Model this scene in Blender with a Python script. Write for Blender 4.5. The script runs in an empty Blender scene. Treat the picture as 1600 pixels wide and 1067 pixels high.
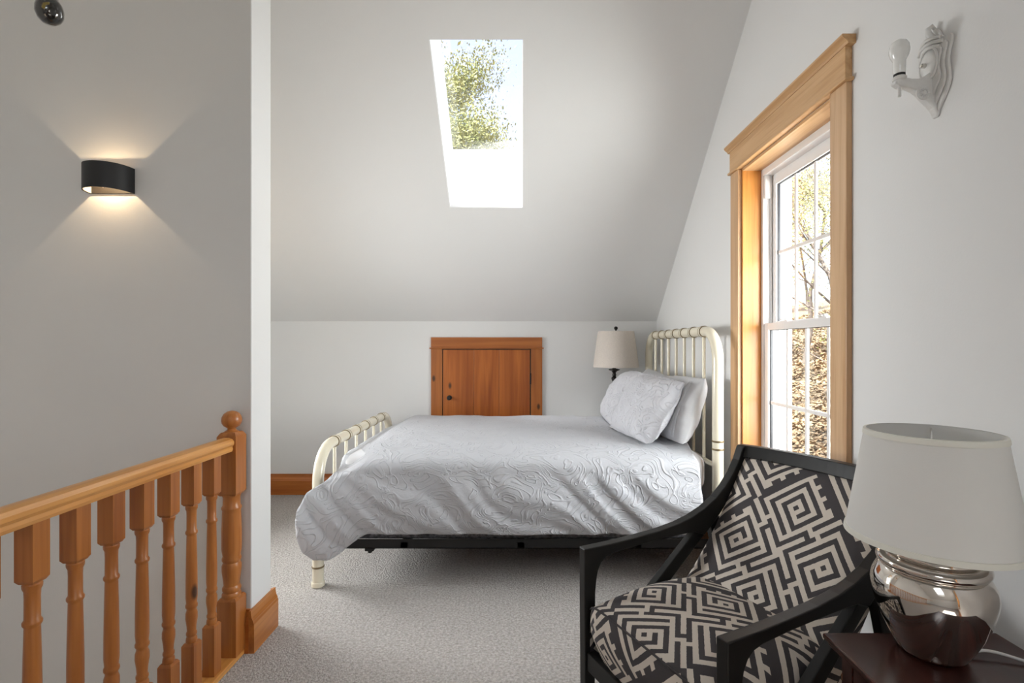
import bpy, math, random
import numpy as np
from mathutils import Vector, Matrix, noise
random.seed(7)
SC = bpy.context.scene
COL = SC.collection
PI = math.pi
R = math.radians

# ------------------------------------------------------------------ camera
CAM_H = 1.22
cam_d = bpy.data.cameras.new('camera')
cam_d.sensor_width = 36.0
cam_d.lens = 18.0
cam_d.shift_x = -14 / 1600
cam_d.shift_y = 6.5 / 1600
cam_d.clip_start = 0.02
cam_d.clip_end = 300
cam = bpy.data.objects.new('camera', cam_d)
COL.objects.link(cam)
cam.location = (0, 0, CAM_H)
cam.rotation_euler = (PI / 2, 0, 0)
SC.camera = cam

# ------------------------------------------------------------------ sky, sun, window daylight and fill lights, exposure
SUN_DIR = Vector((-0.37, -0.436, 1.0)).normalized()      # towards the sun
W = bpy.data.worlds.new('sky')
SC.world = W
W.use_nodes = True
wn = W.node_tree.nodes
wl = W.node_tree.links
for n in list(wn):
    wn.remove(n)
sky = wn.new('ShaderNodeTexSky')
sky.sky_type = 'NISHITA'
sky.sun_disc = False
sky.sun_elevation = math.asin(SUN_DIR.z)
sky.sun_rotation = math.atan2(SUN_DIR.x, SUN_DIR.y)
sky.altitude = 200
sky.dust_density = 2.0
bg = wn.new('ShaderNodeBackground')
bg.inputs['Strength'].default_value = 0.62
hs = wn.new('ShaderNodeHueSaturation')      # thin haze: a paler, milkier blue all over the sky
hs.inputs['Saturation'].default_value = 0.55
hs.inputs['Hue'].default_value = 0.515
wo = wn.new('ShaderNodeOutputWorld')
wl.new(sky.outputs[0], hs.inputs['Color'])
wl.new(hs.outputs[0], bg.inputs[0])
wl.new(bg.outputs[0], wo.inputs[0])

sun_d = bpy.data.lights.new('sun', 'SUN')
sun_d.energy = 28
sun_d.angle = R(0.6)
sun_d.color = (1.0, 0.98, 0.95)
sun = bpy.data.objects.new('sun', sun_d)
COL.objects.link(sun)
sun.location = (-6, -8, 16)
sun.rotation_euler = SUN_DIR.to_track_quat('Z', 'Y').to_euler()


def area(name, loc, direction, sx, sy, power, color, spread=180):
    d = bpy.data.lights.new(name, 'AREA')
    d.shape = 'RECTANGLE'
    d.size, d.size_y = sx, sy
    d.energy = power
    d.color = color
    d.spread = R(spread)
    o = bpy.data.objects.new(name, d)
    COL.objects.link(o)
    o.location = loc
    o.rotation_euler = Vector(direction).to_track_quat('-Z', 'Z').to_euler()
    return o


DAY = (0.965, 0.985, 0.99)
area('daylight_window', (1.72, 2.2, 1.40), (-1, 0.45, 0.0), 1.05, 1.8, 90, DAY, 130)       # open daylight just outside the side window
area('daylight_skylight', (-0.23, 3.08, 3.0), (0.42, 0.70, -1), 0.42, 0.5, 14, DAY, 50)   # in the skylight shaft's mouth
area('fill_rear_window', (1.30, -1.25, 1.36), (-1, 0.12, 0), 0.8, 1.5, 32, DAY, 170)   # fill light for an assumed, unseen window behind the camera
area('fill_left_window', (-2.36, 2.88, 1.15), (1, -0.18, -0.16), 0.8, 1.0, 33, DAY, 112)      # fill light for an assumed, unseen gable window beyond the partition
area('fill_rear_skylight', (-0.3, -1.45, 2.55), (0.05, 0.45, -1), 0.6, 0.8, 6, DAY, 170)  # fill light for an added, unseen skylight in the rear slope

vs = SC.view_settings
vs.view_transform = 'Standard'
vs.look = 'None'
vs.gamma = 1
vs.use_curve_mapping = False
vs.exposure = -0.12
SC.cycles.use_denoising = True
SC.cycles.max_bounces = 10
SC.cycles.diffuse_bounces = 6
SC.cycles.transparent_max_bounces = 24
SC.cycles.sample_clamp_indirect = 6


# ------------------------------------------------------------------ helpers
class MB:
    def __init__(self):
        self.v, self.f, self.uv = [], [], {}

    def add(self, vs_, fs):
        b = len(self.v)
        self.v += [tuple(p) for p in vs_]
        self.f += [tuple(i + b for i in f) for f in fs]
        return self

    def box(self, x0, y0, z0, x1, y1, z1):
        x0, x1 = sorted((x0, x1)); y0, y1 = sorted((y0, y1)); z0, z1 = sorted((z0, z1))
        return self.add([(x0, y0, z0), (x1, y0, z0), (x1, y1, z0), (x0, y1, z0),
                         (x0, y0, z1), (x1, y0, z1), (x1, y1, z1), (x0, y1, z1)],
                        [(3, 2, 1, 0), (4, 5, 6, 7), (0, 1, 5, 4), (1, 2, 6, 5), (2, 3, 7, 6), (3, 0, 4, 7)])

    def prism(self, poly, axis, a, b):
        """poly: 2D points; axis X -> (y,z), Y -> (x,z), Z -> (x,y)"""
        def P(p, t):
            return {'X': (t, p[0], p[1]), 'Y': (p[0], t, p[1]), 'Z': (p[0], p[1], t)}[axis]
        n = len(poly)
        vs_ = [P(p, a) for p in poly] + [P(p, b) for p in poly]
        area2 = sum(poly[i][0] * poly[(i + 1) % n][1] - poly[(i + 1) % n][0] * poly[i][1] for i in range(n))
        fl = (area2 > 0) ^ (axis == 'Y') ^ (a > b)
        fs = [tuple(range(n - 1, -1, -1)), tuple(range(n, 2 * n))] + [(i, (i + 1) % n, n + (i + 1) % n, n + i) for i in range(n)]
        if not fl:
            fs = [tuple(reversed(f)) for f in fs]
        return self.add(vs_, fs)

    def lathe(self, prof, c=(0, 0, 0), n=24, axis='Z', close=True):
        """prof: (r, h) from bottom to top"""
        c = Vector(c)
        rings = []
        vs_, fs = [], []
        for r, h in prof:
            for k in range(n):
                a = 2 * PI * k / n
                p = (r * math.cos(a), r * math.sin(a), h)
                if axis == 'X':
                    p = (p[2], p[0], p[1])
                elif axis == 'Y':
                    p = (p[1], p[2], p[0])
                vs_.append(c + Vector(p))
        for i in range(len(prof) - 1):
            for k in range(n):
                k2 = (k + 1) % n
                fs.append((i * n + k, i * n + k2, (i + 1) * n + k2, (i + 1) * n + k))
        if close:
            fs.append(tuple(range(n - 1, -1, -1)))
            m = (len(prof) - 1) * n
            fs.append(tuple(range(m, m + n)))
        return self.add(vs_, fs)

    def tube(self, pts, r, n=12, closed=False):
        pts = [Vector(p) for p in pts]
        m = len(pts)
        rr = r if isinstance(r, (list, tuple)) else [r] * m
        vs_, fs = [], []
        nrm = None
        for i in range(m):
            if closed:
                t = (pts[(i + 1) % m] - pts[i - 1]).normalized()
            else:
                t = (pts[min(i + 1, m - 1)] - pts[max(i - 1, 0)]).normalized()
            if nrm is None:
                nrm = t.orthogonal().normalized()
            nrm = (nrm - t * nrm.dot(t)).normalized()
            bn = t.cross(nrm)
            for k in range(n):
                a = 2 * PI * k / n
                vs_.append(pts[i] + (nrm * math.cos(a) + bn * math.sin(a)) * rr[i])
        for i in range(m if closed else m - 1):
            j = (i + 1) % m
            for k in range(n):
                k2 = (k + 1) % n
                fs.append((i * n + k, i * n + k2, j * n + k2, j * n + k))
        if not closed:
            fs.append(tuple(range(n - 1, -1, -1)))
            fs.append(tuple(range((m - 1) * n, m * n)))
        return self.add(vs_, fs)

    def sphere(self, c, r, n=20, m=12, sz=1.0):
        prof = [(max(1e-4, r * math.sin(PI * i / m)), -r * sz * math.cos(PI * i / m)) for i in range(m + 1)]
        return self.lathe(prof, c, n)

    def build(self, name, mat, parent=None, origin=None, smooth=None, bevel=0, kind=None, world=True, label=None, seg=2):
        off = Vector((0, 0, 0))
        if parent is not None and world:
            off = WORLD0[parent]
        if origin is not None:
            off = Vector(origin)
        me = bpy.data.meshes.new(name)
        me.from_pydata([(v[0] - off.x, v[1] - off.y, v[2] - off.z) for v in self.v], [], self.f)
        if smooth is not None:
            me.shade_smooth()
            if smooth < 180:
                me.set_sharp_from_angle(angle=R(smooth))
        me.validate()
        o = bpy.data.objects.new(name, me)
        COL.objects.link(o)
        if isinstance(mat, (list, tuple)):
            for m_ in mat:
                me.materials.append(m_)
        else:
            me.materials.append(mat)
        if parent is not None:
            o.parent = parent
        if origin is not None and parent is None:
            o.location = origin
        WORLD0[o] = off.copy() if (parent is not None or origin is not None) else Vector((0, 0, 0))
        if bevel:
            b = o.modifiers.new('bevel', 'BEVEL')
            b.width = bevel
            b.segments = seg
            b.limit_method = 'ANGLE'
            b.angle_limit = R(40)
        if kind:
            o['kind'] = kind
        if label:
            o['label'] = label
        return o


WORLD0 = {}


def tag(o, label, cat, group=None, kind=None):
    o['label'] = label
    o['category'] = cat
    if group:
        o['group'] = group
    if kind:
        o['kind'] = kind
    return o


def empty(name, loc, label, cat, rz=0, group=None, kind=None):
    o = bpy.data.objects.new(name, None)
    COL.objects.link(o)
    o.location = loc
    o.rotation_euler = (0, 0, rz)
    o.empty_display_size = 0.1
    WORLD0[o] = Vector(loc)
    return tag(o, label, cat, group, kind)


def bx(*a):
    return MB().box(*a)


def sm(a, b, t):
    t = max(0.0, min(1.0, (t - a) / (b - a)))
    return t * t * (3 - 2 * t)


def lin(c):
    return tuple((x / 255 / 12.92) if x / 255 <= 0.04045 else ((x / 255 + 0.055) / 1.055) ** 2.4 for x in c)


def interp(pts, t):
    for (a, va), (b, vb) in zip(pts, pts[1:]):
        if t <= b:
            k = (t - a) / (b - a) if b > a else 0
            return va + (vb - va) * max(0, min(1, k))
    return pts[-1][1]


# ------------------------------------------------------------------ materials
def new_mat(name):
    m = bpy.data.materials.new(name)
    m.use_nodes = True
    nt = m.node_tree
    p = nt.nodes['Principled BSDF']
    return m, nt, p


def bump(nt, p, height_socket, strength, dist):
    b = nt.nodes.new('ShaderNodeBump')
    b.inputs['Strength'].default_value = strength
    b.inputs['Distance'].default_value = dist
    nt.links.new(height_socket, b.inputs['Height'])
    nt.links.new(b.outputs[0], p.inputs['Normal'])
    return b


def plain(name, col, rough=0.5, metal=0.0, spec=None, nscale=None, nvar=0.06, bmp=0, bscale=200, coat=0):
    m, nt, p = new_mat(name)
    p.inputs['Roughness'].default_value = rough
    p.inputs['Metallic'].default_value = metal
    if spec is not None:
        p.inputs['Specular IOR Level'].default_value = spec
    if coat:
        p.inputs['Coat Weight'].default_value = coat
    tc = nt.nodes.new('ShaderNodeTexCoord')
    nz = nt.nodes.new('ShaderNodeTexNoise')
    nz.inputs['Scale'].default_value = nscale or 6
    nz.inputs['Detail'].default_value = 3
    nt.links.new(tc.outputs['Object'], nz.inputs['Vector'])
    r = nt.nodes.new('ShaderNodeValToRGB')
    r.color_ramp.elements[0].position = 0.3
    r.color_ramp.elements[1].position = 0.7
    r.color_ramp.elements[0].color = (*[c * (1 - nvar) for c in col], 1)
    r.color_ramp.elements[1].color = (*[min(1, c * (1 + nvar)) for c in col], 1)
    nt.links.new(nz.outputs['Fac'], r.inputs[0])
    nt.links.new(r.outputs[0], p.inputs['Base Color'])
    if bmp:
        n2 = nt.nodes.new('ShaderNodeTexNoise')
        n2.inputs['Scale'].default_value = bscale
        n2.inputs['Detail'].default_value = 2
        nt.links.new(tc.outputs['Object'], n2.inputs['Vector'])
        bump(nt, p, n2.outputs['Fac'], bmp, 0.002)
    return m


def wood(name, light, dark, axis='Z', rough=0.38, knots=0.5, seed=0.0, kcol=(0.06, 0.022, 0.008)):
    """pine with grain running along one axis and a few knots"""
    m, nt, p = new_mat(name)
    L = nt.links
    tc = nt.nodes.new('ShaderNodeTexCoord')
    oi = nt.nodes.new('ShaderNodeObjectInfo')
    mul = nt.nodes.new('ShaderNodeMath'); mul.operation = 'MULTIPLY'
    mul.inputs[1].default_value = 37.0
    L.new(oi.outputs['Random'], mul.inputs[0])
    ad = nt.nodes.new('ShaderNodeMath'); ad.operation = 'ADD'
    ad.inputs[1].default_value = seed
    L.new(mul.outputs[0], ad.inputs[0])
    va = nt.nodes.new('ShaderNodeVectorMath'); va.operation = 'ADD'
    L.new(tc.outputs['Object'], va.inputs[0])
    L.new(ad.outputs[0], va.inputs[1])

    def mapping(along, across):
        mp = nt.nodes.new('ShaderNodeMapping')
        s = [across] * 3
        s['XYZ'.index(axis)] = along
        mp.inputs['Scale'].default_value = s
        L.new(va.outputs[0], mp.inputs['Vector'])
        return mp
    m1 = mapping(0.9, 16)
    n1 = nt.nodes.new('ShaderNodeTexNoise')
    n1.inputs['Scale'].default_value = 1.0
    n1.inputs['Detail'].default_value = 5
    n1.inputs['Distortion'].default_value = 0.6
    L.new(m1.outputs[0], n1.inputs['Vector'])
    ramp = nt.nodes.new('ShaderNodeValToRGB')
    ramp.color_ramp.elements[0].position = 0.33
    ramp.color_ramp.elements[1].position = 0.68
    ramp.color_ramp.elements[0].color = (*dark, 1)
    ramp.color_ramp.elements[1].color = (*light, 1)
    L.new(n1.outputs['Fac'], ramp.inputs[0])
    m2 = mapping(3.0, 90)
    n2 = nt.nodes.new('ShaderNodeTexNoise')
    n2.inputs['Scale'].default_value = 1.0
    n2.inputs['Detail'].default_value = 3
    L.new(m2.outputs[0], n2.inputs['Vector'])
    mx = nt.nodes.new('ShaderNodeMix'); mx.data_type = 'RGBA'; mx.blend_type = 'MULTIPLY'
    mr = nt.nodes.new('ShaderNodeMapRange')
    mr.inputs['From Min'].default_value = 0.45
    mr.inputs['From Max'].default_value = 0.7
    mr.inputs['To Max'].default_value = 0.35
    L.new(n2.outputs['Fac'], mr.inputs['Value'])
    L.new(mr.outputs[0], mx.inputs['Factor'])
    L.new(ramp.outputs[0], mx.inputs['A'])
    mx.inputs['B'].default_value = (0.62, 0.48, 0.34, 1)
    out = mx.outputs['Result']
    if knots:
        m3 = mapping(2.6, 5.2)
        vo = nt.nodes.new('ShaderNodeTexVoronoi')
        vo.inputs['Scale'].default_value = 1.0
        L.new(m3.outputs[0], vo.inputs['Vector'])
        k = nt.nodes.new('ShaderNodeValToRGB')
        k.color_ramp.elements[0].position = 0.05 * knots * 2
        k.color_ramp.elements[1].position = 0.085 * knots * 2
        k.color_ramp.elements[0].color = (1, 1, 1, 1)
        k.color_ramp.elements[1].color = (0, 0, 0, 1)
        L.new(vo.outputs['Distance'], k.inputs[0])
        mk = nt.nodes.new('ShaderNodeMix'); mk.data_type = 'RGBA'
        L.new(k.outputs[0], mk.inputs['Factor'])
        L.new(out, mk.inputs['A'])
        mk.inputs['B'].default_value = (*kcol, 1)
        out = mk.outputs['Result']
    L.new(out, p.inputs['Base Color'])
    p.inputs['Roughness'].default_value = rough
    bump(nt, p, n2.outputs['Fac'], 0.08, 0.002)
    return m


def glass_mat(name, tint=(0.97, 0.985, 0.98), refl=1.0):
    m, nt, p = new_mat(name)
    nt.nodes.remove(p)
    out = nt.nodes['Material Output']
    tr = nt.nodes.new('ShaderNodeBsdfTransparent')
    tr.inputs[0].default_value = (*tint, 1)
    gl = nt.nodes.new('ShaderNodeBsdfGlossy')
    gl.inputs['Roughness'].default_value = 0.01
    fr = nt.nodes.new('ShaderNodeLayerWeight')           # reflects more at a glancing angle, alike from both faces
    fr.inputs[0].default_value = 0.5
    pw = nt.nodes.new('ShaderNodeMath'); pw.operation = 'POWER'
    pw.inputs[1].default_value = 5
    nt.links.new(fr.outputs['Facing'], pw.inputs[0])
    mu = nt.nodes.new('ShaderNodeMath'); mu.operation = 'MULTIPLY_ADD'
    mu.inputs[1].default_value = 0.9 * refl
    mu.inputs[2].default_value = 0.04 * refl
    mu.use_clamp = True
    nt.links.new(pw.outputs[0], mu.inputs[0])
    mx = nt.nodes.new('ShaderNodeMixShader')
    nt.links.new(mu.outputs[0], mx.inputs[0])
    nt.links.new(tr.outputs[0], mx.inputs[1])
    nt.links.new(gl.outputs[0], mx.inputs[2])
    nt.links.new(mx.outputs[0], out.inputs[0])
    return m


def emit_mat(name, col, s):
    m, nt, p = new_mat(name)
    p.inputs['Base Color'].default_value = (*col, 1)
    p.inputs['Emission Color'].default_value = (*col, 1)
    p.inputs['Emission Strength'].default_value = s
    return m


def carpet_mat():
    m, nt, p = new_mat('grey_loop_carpet')
    L = nt.links
    tc = nt.nodes.new('ShaderNodeTexCoord')
    vo = nt.nodes.new('ShaderNodeTexVoronoi')
    vo.inputs['Scale'].default_value = 130
    L.new(tc.outputs['Object'], vo.inputs['Vector'])
    nz = nt.nodes.new('ShaderNodeTexNoise')
    nz.inputs['Scale'].default_value = 90
    nz.inputs['Detail'].default_value = 4
    L.new(tc.outputs['Object'], nz.inputs['Vector'])
    big = nt.nodes.new('ShaderNodeTexNoise')
    big.inputs['Scale'].default_value = 2.2
    L.new(tc.outputs['Object'], big.inputs['Vector'])
    r = nt.nodes.new('ShaderNodeValToRGB')
    r.color_ramp.elements[0].position = 0.32
    r.color_ramp.elements[1].position = 0.68
    r.color_ramp.elements[0].color = (0.40, 0.375, 0.352, 1)
    r.color_ramp.elements[1].color = (0.62, 0.59, 0.562, 1)
    L.new(nz.outputs['Fac'], r.inputs[0])
    mx = nt.nodes.new('ShaderNodeMix'); mx.data_type = 'RGBA'; mx.blend_type = 'MULTIPLY'
    mx.inputs['Factor'].default_value = 0.5
    L.new(r.outputs[0], mx.inputs['A'])
    r2 = nt.nodes.new('ShaderNodeValToRGB')
    r2.color_ramp.elements[0].color = (1, 1, 1, 1)
    r2.color_ramp.elements[1].color = (0.6, 0.58, 0.56, 1)
    r2.color_ramp.elements[0].position = 0.2
    r2.color_ramp.elements[1].position = 0.75
    L.new(vo.outputs['Distance'], r2.inputs[0])
    L.new(r2.outputs[0], mx.inputs['B'])
    L.new(mx.outputs['Result'], p.inputs['Base Color'])
    p.inputs['Roughness'].default_value = 0.95
    p.inputs['Specular IOR Level'].default_value = 0.1
    bump(nt, p, vo.outputs['Distance'], 0.8, -0.006)
    return m


def quilt_mat(name, col, scale=7.0, strength=0.7, dist=0.006):
    """cloth with raised scrolling cord lines, on the UV map (metres)"""
    m, nt, p = new_mat(name)
    L = nt.links
    uv = nt.nodes.new('ShaderNodeUVMap')
    nz = nt.nodes.new('ShaderNodeTexNoise')
    nz.noise_dimensions = '2D'
    nz.inputs['Scale'].default_value = scale
    nz.inputs['Detail'].default_value = 1.2
    nz.inputs['Distortion'].default_value = 1.7
    L.new(uv.outputs[0], nz.inputs['Vector'])
    mu = nt.nodes.new('ShaderNodeMath'); mu.operation = 'MULTIPLY'
    mu.inputs[1].default_value = 6.0
    L.new(nz.outputs['Fac'], mu.inputs[0])
    pp = nt.nodes.new('ShaderNodeMath'); pp.operation = 'PINGPONG'
    pp.inputs[1].default_value = 0.5
    L.new(mu.outputs[0], pp.inputs[0])
    mr = nt.nodes.new('ShaderNodeMapRange')
    mr.interpolation_type = 'SMOOTHSTEP'
    mr.inputs['From Min'].default_value = 0.0
    mr.inputs['From Max'].default_value = 0.2
    mr.inputs['To Min'].default_value = 1.0
    mr.inputs['To Max'].default_value = 0.0
    L.new(pp.outputs[0], mr.inputs['Value'])
    n2 = nt.nodes.new('ShaderNodeTexNoise')
    n2.inputs['Scale'].default_value = 55
    n2.inputs['Detail'].default_value = 3
    L.new(uv.outputs[0], n2.inputs['Vector'])
    sc2 = nt.nodes.new('ShaderNodeMath'); sc2.operation = 'MULTIPLY_ADD'
    sc2.inputs[1].default_value = 0.45
    L.new(n2.outputs['Fac'], sc2.inputs[0])
    L.new(mr.outputs[0], sc2.inputs[2])
    p.inputs['Base Color'].default_value = (*col, 1)
    p.inputs['Roughness'].default_value = 0.85
    p.inputs['Sheen Weight'].default_value = 0.1
    bump(nt, p, sc2.outputs[0], strength, dist)
    return m


def key_pattern_mat():
    """woven greek-key print: a 28 x 28 cell tile read row by row, on the UV map (in tiles)"""
    mot = ['#############.',
           '#.##.##.##..#.',
           '#...........#.',
           '#.#########.#.',
           '#.#.......#.#.',
           '#.#.#####.#.#.',
           '#.#.#...#.#...',
           '#.#.#.#.#.#.##',
           '#.#.#.....#.#.',
           '#.#.#######.#.',
           '#.#.........#.',
           '#.#########.#.',
           '#...........#.',
           '#####.#######.']
    g = np.array([[1 if c == '#' else 0 for c in r] for r in mot])
    top = np.hstack([g, np.rot90(g, 3)])
    bot = np.hstack([np.rot90(g, 1), np.rot90(g, 2)])
    tile = np.vstack([top, bot])
    N = tile.shape[0]
    m, nt, p = new_mat('greek_key_upholstery')
    L = nt.links
    uv = nt.nodes.new('ShaderNodeUVMap')
    wob = nt.nodes.new('ShaderNodeTexNoise')
    wob.inputs['Scale'].default_value = 60
    L.new(uv.outputs[0], wob.inputs['Vector'])
    wsub = nt.nodes.new('ShaderNodeVectorMath'); wsub.operation = 'MULTIPLY_ADD'
    wsub.inputs[1].default_value = (0.006, 0.006, 0)
    L.new(wob.outputs['Color'], wsub.inputs[0])
    L.new(uv.outputs[0], wsub.inputs[2])
    fr = nt.nodes.new('ShaderNodeVectorMath'); fr.operation = 'FRACTION'
    L.new(wsub.outputs[0], fr.inputs[0])
    sp = nt.nodes.new('ShaderNodeSeparateXYZ')
    L.new(fr.outputs[0], sp.inputs[0])
    ry = nt.nodes.new('ShaderNodeMath'); ry.operation = 'MULTIPLY'; ry.inputs[1].default_value = N
    L.new(sp.outputs['Y'], ry.inputs[0])
    fl = nt.nodes.new('ShaderNodeMath'); fl.operation = 'FLOOR'
    L.new(ry.outputs[0], fl.inputs[0])
    acc = None
    for r in range(N):
        ramp = nt.nodes.new('ShaderNodeValToRGB')
        cr = ramp.color_ramp
        cr.interpolation = 'CONSTANT'
        row = tile[r]
        runs = [(0, row[0])] + [(c, row[c]) for c in range(1, N) if row[c] != row[c - 1]]
        cr.elements[0].position = 0
        cr.elements[0].color = (runs[0][1],) * 3 + (1,)
        if len(runs) == 1:
            cr.elements[1].color = (runs[0][1],) * 3 + (1,)
        else:
            cr.elements[1].position = runs[1][0] / N
            cr.elements[1].color = (runs[1][1],) * 3 + (1,)
            for c, v in runs[2:]:
                e = cr.elements.new(c / N)
                e.color = (v, v, v, 1)
        L.new(sp.outputs['X'], ramp.inputs[0])
        cmp_ = nt.nodes.new('ShaderNodeMath'); cmp_.operation = 'COMPARE'
        cmp_.inputs[1].default_value = r
        cmp_.inputs[2].default_value = 0.1
        L.new(fl.outputs[0], cmp_.inputs[0])
        ma = nt.nodes.new('ShaderNodeMath'); ma.operation = 'MULTIPLY_ADD'
        L.new(ramp.outputs[0], ma.inputs[0])
        L.new(cmp_.outputs[0], ma.inputs[1])
        if acc is None:
            ma.inputs[2].default_value = 0
        else:
            L.new(acc, ma.inputs[2])
        acc = ma.outputs[0]
    mx = nt.nodes.new('ShaderNodeMix'); mx.data_type = 'RGBA'
    L.new(acc, mx.inputs['Factor'])
    mx.inputs['A'].default_value = (*lin((206, 196, 184)), 1)
    mx.inputs['B'].default_value = (*lin((62, 58, 60)), 1)
    L.new(mx.outputs['Result'], p.inputs['Base Color'])
    p.inputs['Roughness'].default_value = 0.85
    wv = nt.nodes.new('ShaderNodeTexNoise')
    wv.inputs['Scale'].default_value = 220
    L.new(uv.outputs[0], wv.inputs['Vector'])
    bump(nt, p, wv.outputs['Fac'], 0.35, 0.0015)
    return m


M = {}
M['wall'] = plain('warm_white_wall_paint', (0.742, 0.739, 0.730), 0.55, nscale=1.3, nvar=0.012, bmp=0.12, bscale=160)
M['ceil'] = plain('warm_white_ceiling_paint', (0.738, 0.735, 0.726), 0.6, nscale=1.1, nvar=0.015, bmp=0.12, bscale=140)
M['shaft'] = plain('white_shaft_paint', (0.82, 0.82, 0.82), 0.6, nvar=0.01)
M['carpet'] = carpet_mat()
M['rail'] = wood('honey_pine_rail', lin((226, 168, 96)), lin((198, 134, 66)), 'Y', 0.3, 0)
M['balu'] = wood('honey_pine_turned', lin((188, 120, 58)), lin((150, 86, 36)), 'Z', 0.32, 0.55)
M['baseb'] = wood('amber_pine_base', lin((188, 112, 46)), lin((160, 86, 30)), 'X', 0.35, 0.0)
M['basey'] = wood('amber_pine_base_side', lin((190, 124, 60)), lin((156, 92, 40)), 'Y', 0.35, 0.0)
M['wtrimz'] = wood('glare_pale_pine_upright', lin((212, 176, 136)), lin((192, 150, 108)), 'Z', 0.35, 0.6)  # casing pine paled to carry the window glare on its face
M['wtrimy'] = wood('glare_pale_pine_level', lin((214, 176, 130)), lin((194, 150, 102)), 'Y', 0.35, 0.6)  # same glare put into the colour of the level boards
M['jambz'] = wood('reflection_amber_pine_jamb', lin((222, 158, 84)), lin((198, 128, 58)), 'Z', 0.3, 0.6)  # same pine, made oranger for light reflected in the reveal
M['doorz'] = wood('cedar_plank', lin((182, 104, 42)), lin((142, 72, 24)), 'Z', 0.4, 0.6, 3.1)
M['doorc'] = wood('cedar_casing', lin((178, 108, 50)), lin((146, 82, 34)), 'Z', 0.4, 0.55, 5.2)
M['doorx'] = wood('cedar_header', lin((180, 110, 52)), lin((150, 84, 36)), 'X', 0.4, 0.6, 1.7)
M['vinyl'] = plain('white_vinyl', (0.80, 0.79, 0.78), 0.35, nvar=0.01)
M['gasket'] = plain('dark_gasket', (0.03, 0.03, 0.035), 0.5)
M['glass'] = glass_mat('window_glass')
M['skyglass'] = glass_mat('skylight_glass', (0.97, 0.985, 0.985), 3.0)
M['cream'] = plain('cream_enamel', lin((226, 218, 196)), 0.22, nvar=0.02, coat=0.4)
M['goldline'] = plain('worn_gold_line', lin((120, 104, 76)), 0.4, 0.4)
M['blackmetal'] = plain('black_steel', (0.009, 0.0085, 0.0085), 0.6)
M['quilt'] = quilt_mat('white_corded_quilt', (0.48, 0.485, 0.51), 6.0, 0.62)
M['sham'] = quilt_mat('white_corded_sham', (0.54, 0.54, 0.57), 9.0, 0.7)
M['linen'] = plain('white_cotton', (0.54, 0.54, 0.555), 0.85, nvar=0.01, bmp=0.1, bscale=300)
M['mattress'] = plain('white_mattress', (0.78, 0.78, 0.80), 0.85, nvar=0.02)
M['boxspring'] = plain('grey_damask', (0.22, 0.22, 0.24), 0.9, nscale=60, nvar=0.5)
M['key'] = key_pattern_mat()
M['ebony'] = plain('ebony_lacquer', (0.008, 0.0075, 0.0072), 0.42, nvar=0.15, spec=0.35)
M['mahog'] = wood('dark_mahogany', lin((70, 34, 28)), lin((44, 20, 16)), 'Y', 0.22, 0)
M['chrome'] = plain('silvered_ceramic', (0.78, 0.73, 0.68), 0.06, 1.0, nscale=3, nvar=0.05)
M['shade'] = plain('ivory_fabric_shade', (0.78, 0.775, 0.75), 0.8, nvar=0.01, bmp=0.1, bscale=400)
M['shadein'] = plain('ivory_shade_lining', (0.80, 0.79, 0.72), 0.7, nvar=0.01)
M['linenshade'] = plain('beige_linen_shade', lin((205, 196, 186)), 0.85, nscale=120, nvar=0.05)
M['bronze'] = plain('dark_bronze', (0.022, 0.018, 0.016), 0.35, 0.6)
M['blackpaint'] = plain('matt_black_metal', (0.012, 0.012, 0.013), 0.5)
M['sconcein'] = plain('sconce_lining', (0.75, 0.62, 0.5), 0.6)
M['whiteiron'] = plain('white_painted_iron', (0.70, 0.69, 0.67), 0.42, nscale=40, nvar=0.05, bmp=0.3, bscale=90)
M['bulb'] = plain('opal_bulb', (0.80, 0.80, 0.78), 0.12, coat=0.5, nvar=0.01)
M['brass'] = plain('nickel', (0.7, 0.68, 0.64), 0.2, 1.0)
M['cord'] = plain('white_cord', (0.75, 0.74, 0.72), 0.5)

# ------------------------------------------------------------------ room shell
YB, XR, XL, YF = 4.207, 1.115, -2.25, -2.6      # back knee wall, right wall, left wall, rear knee wall
ZK, SL, ZC = 1.42, 0.846, 3.2                   # knee wall height, ceiling slope, flat ceiling


def slope_z(y):
    return ZK + SL * (YB - y)


def st(o, label, cat):
    return tag(o, label, cat, kind='structure')


fl = MB()
fl.box(-1.165, YF - .1, -0.25, XR + .2, YB + .2, 0)
fl.box(XL - .2, 2.13, -0.25, -1.165, YB + .2, 0)
fl.box(XL - .2, YF - .1, -0.25, -1.165, -1.6, 0)
st(fl.build('floor', M['carpet'], origin=(0, 0, 0)), 'light grey loop carpet covering the bedroom floor', 'floor')
st(bx(XL - .2, -1.6, -2.75, -1.165, 2.21, -2.6).build('floor', M['carpet'], origin=(0, 0, 0)), 'lower storey carpet at the foot of the stairwell', 'floor')

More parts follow.
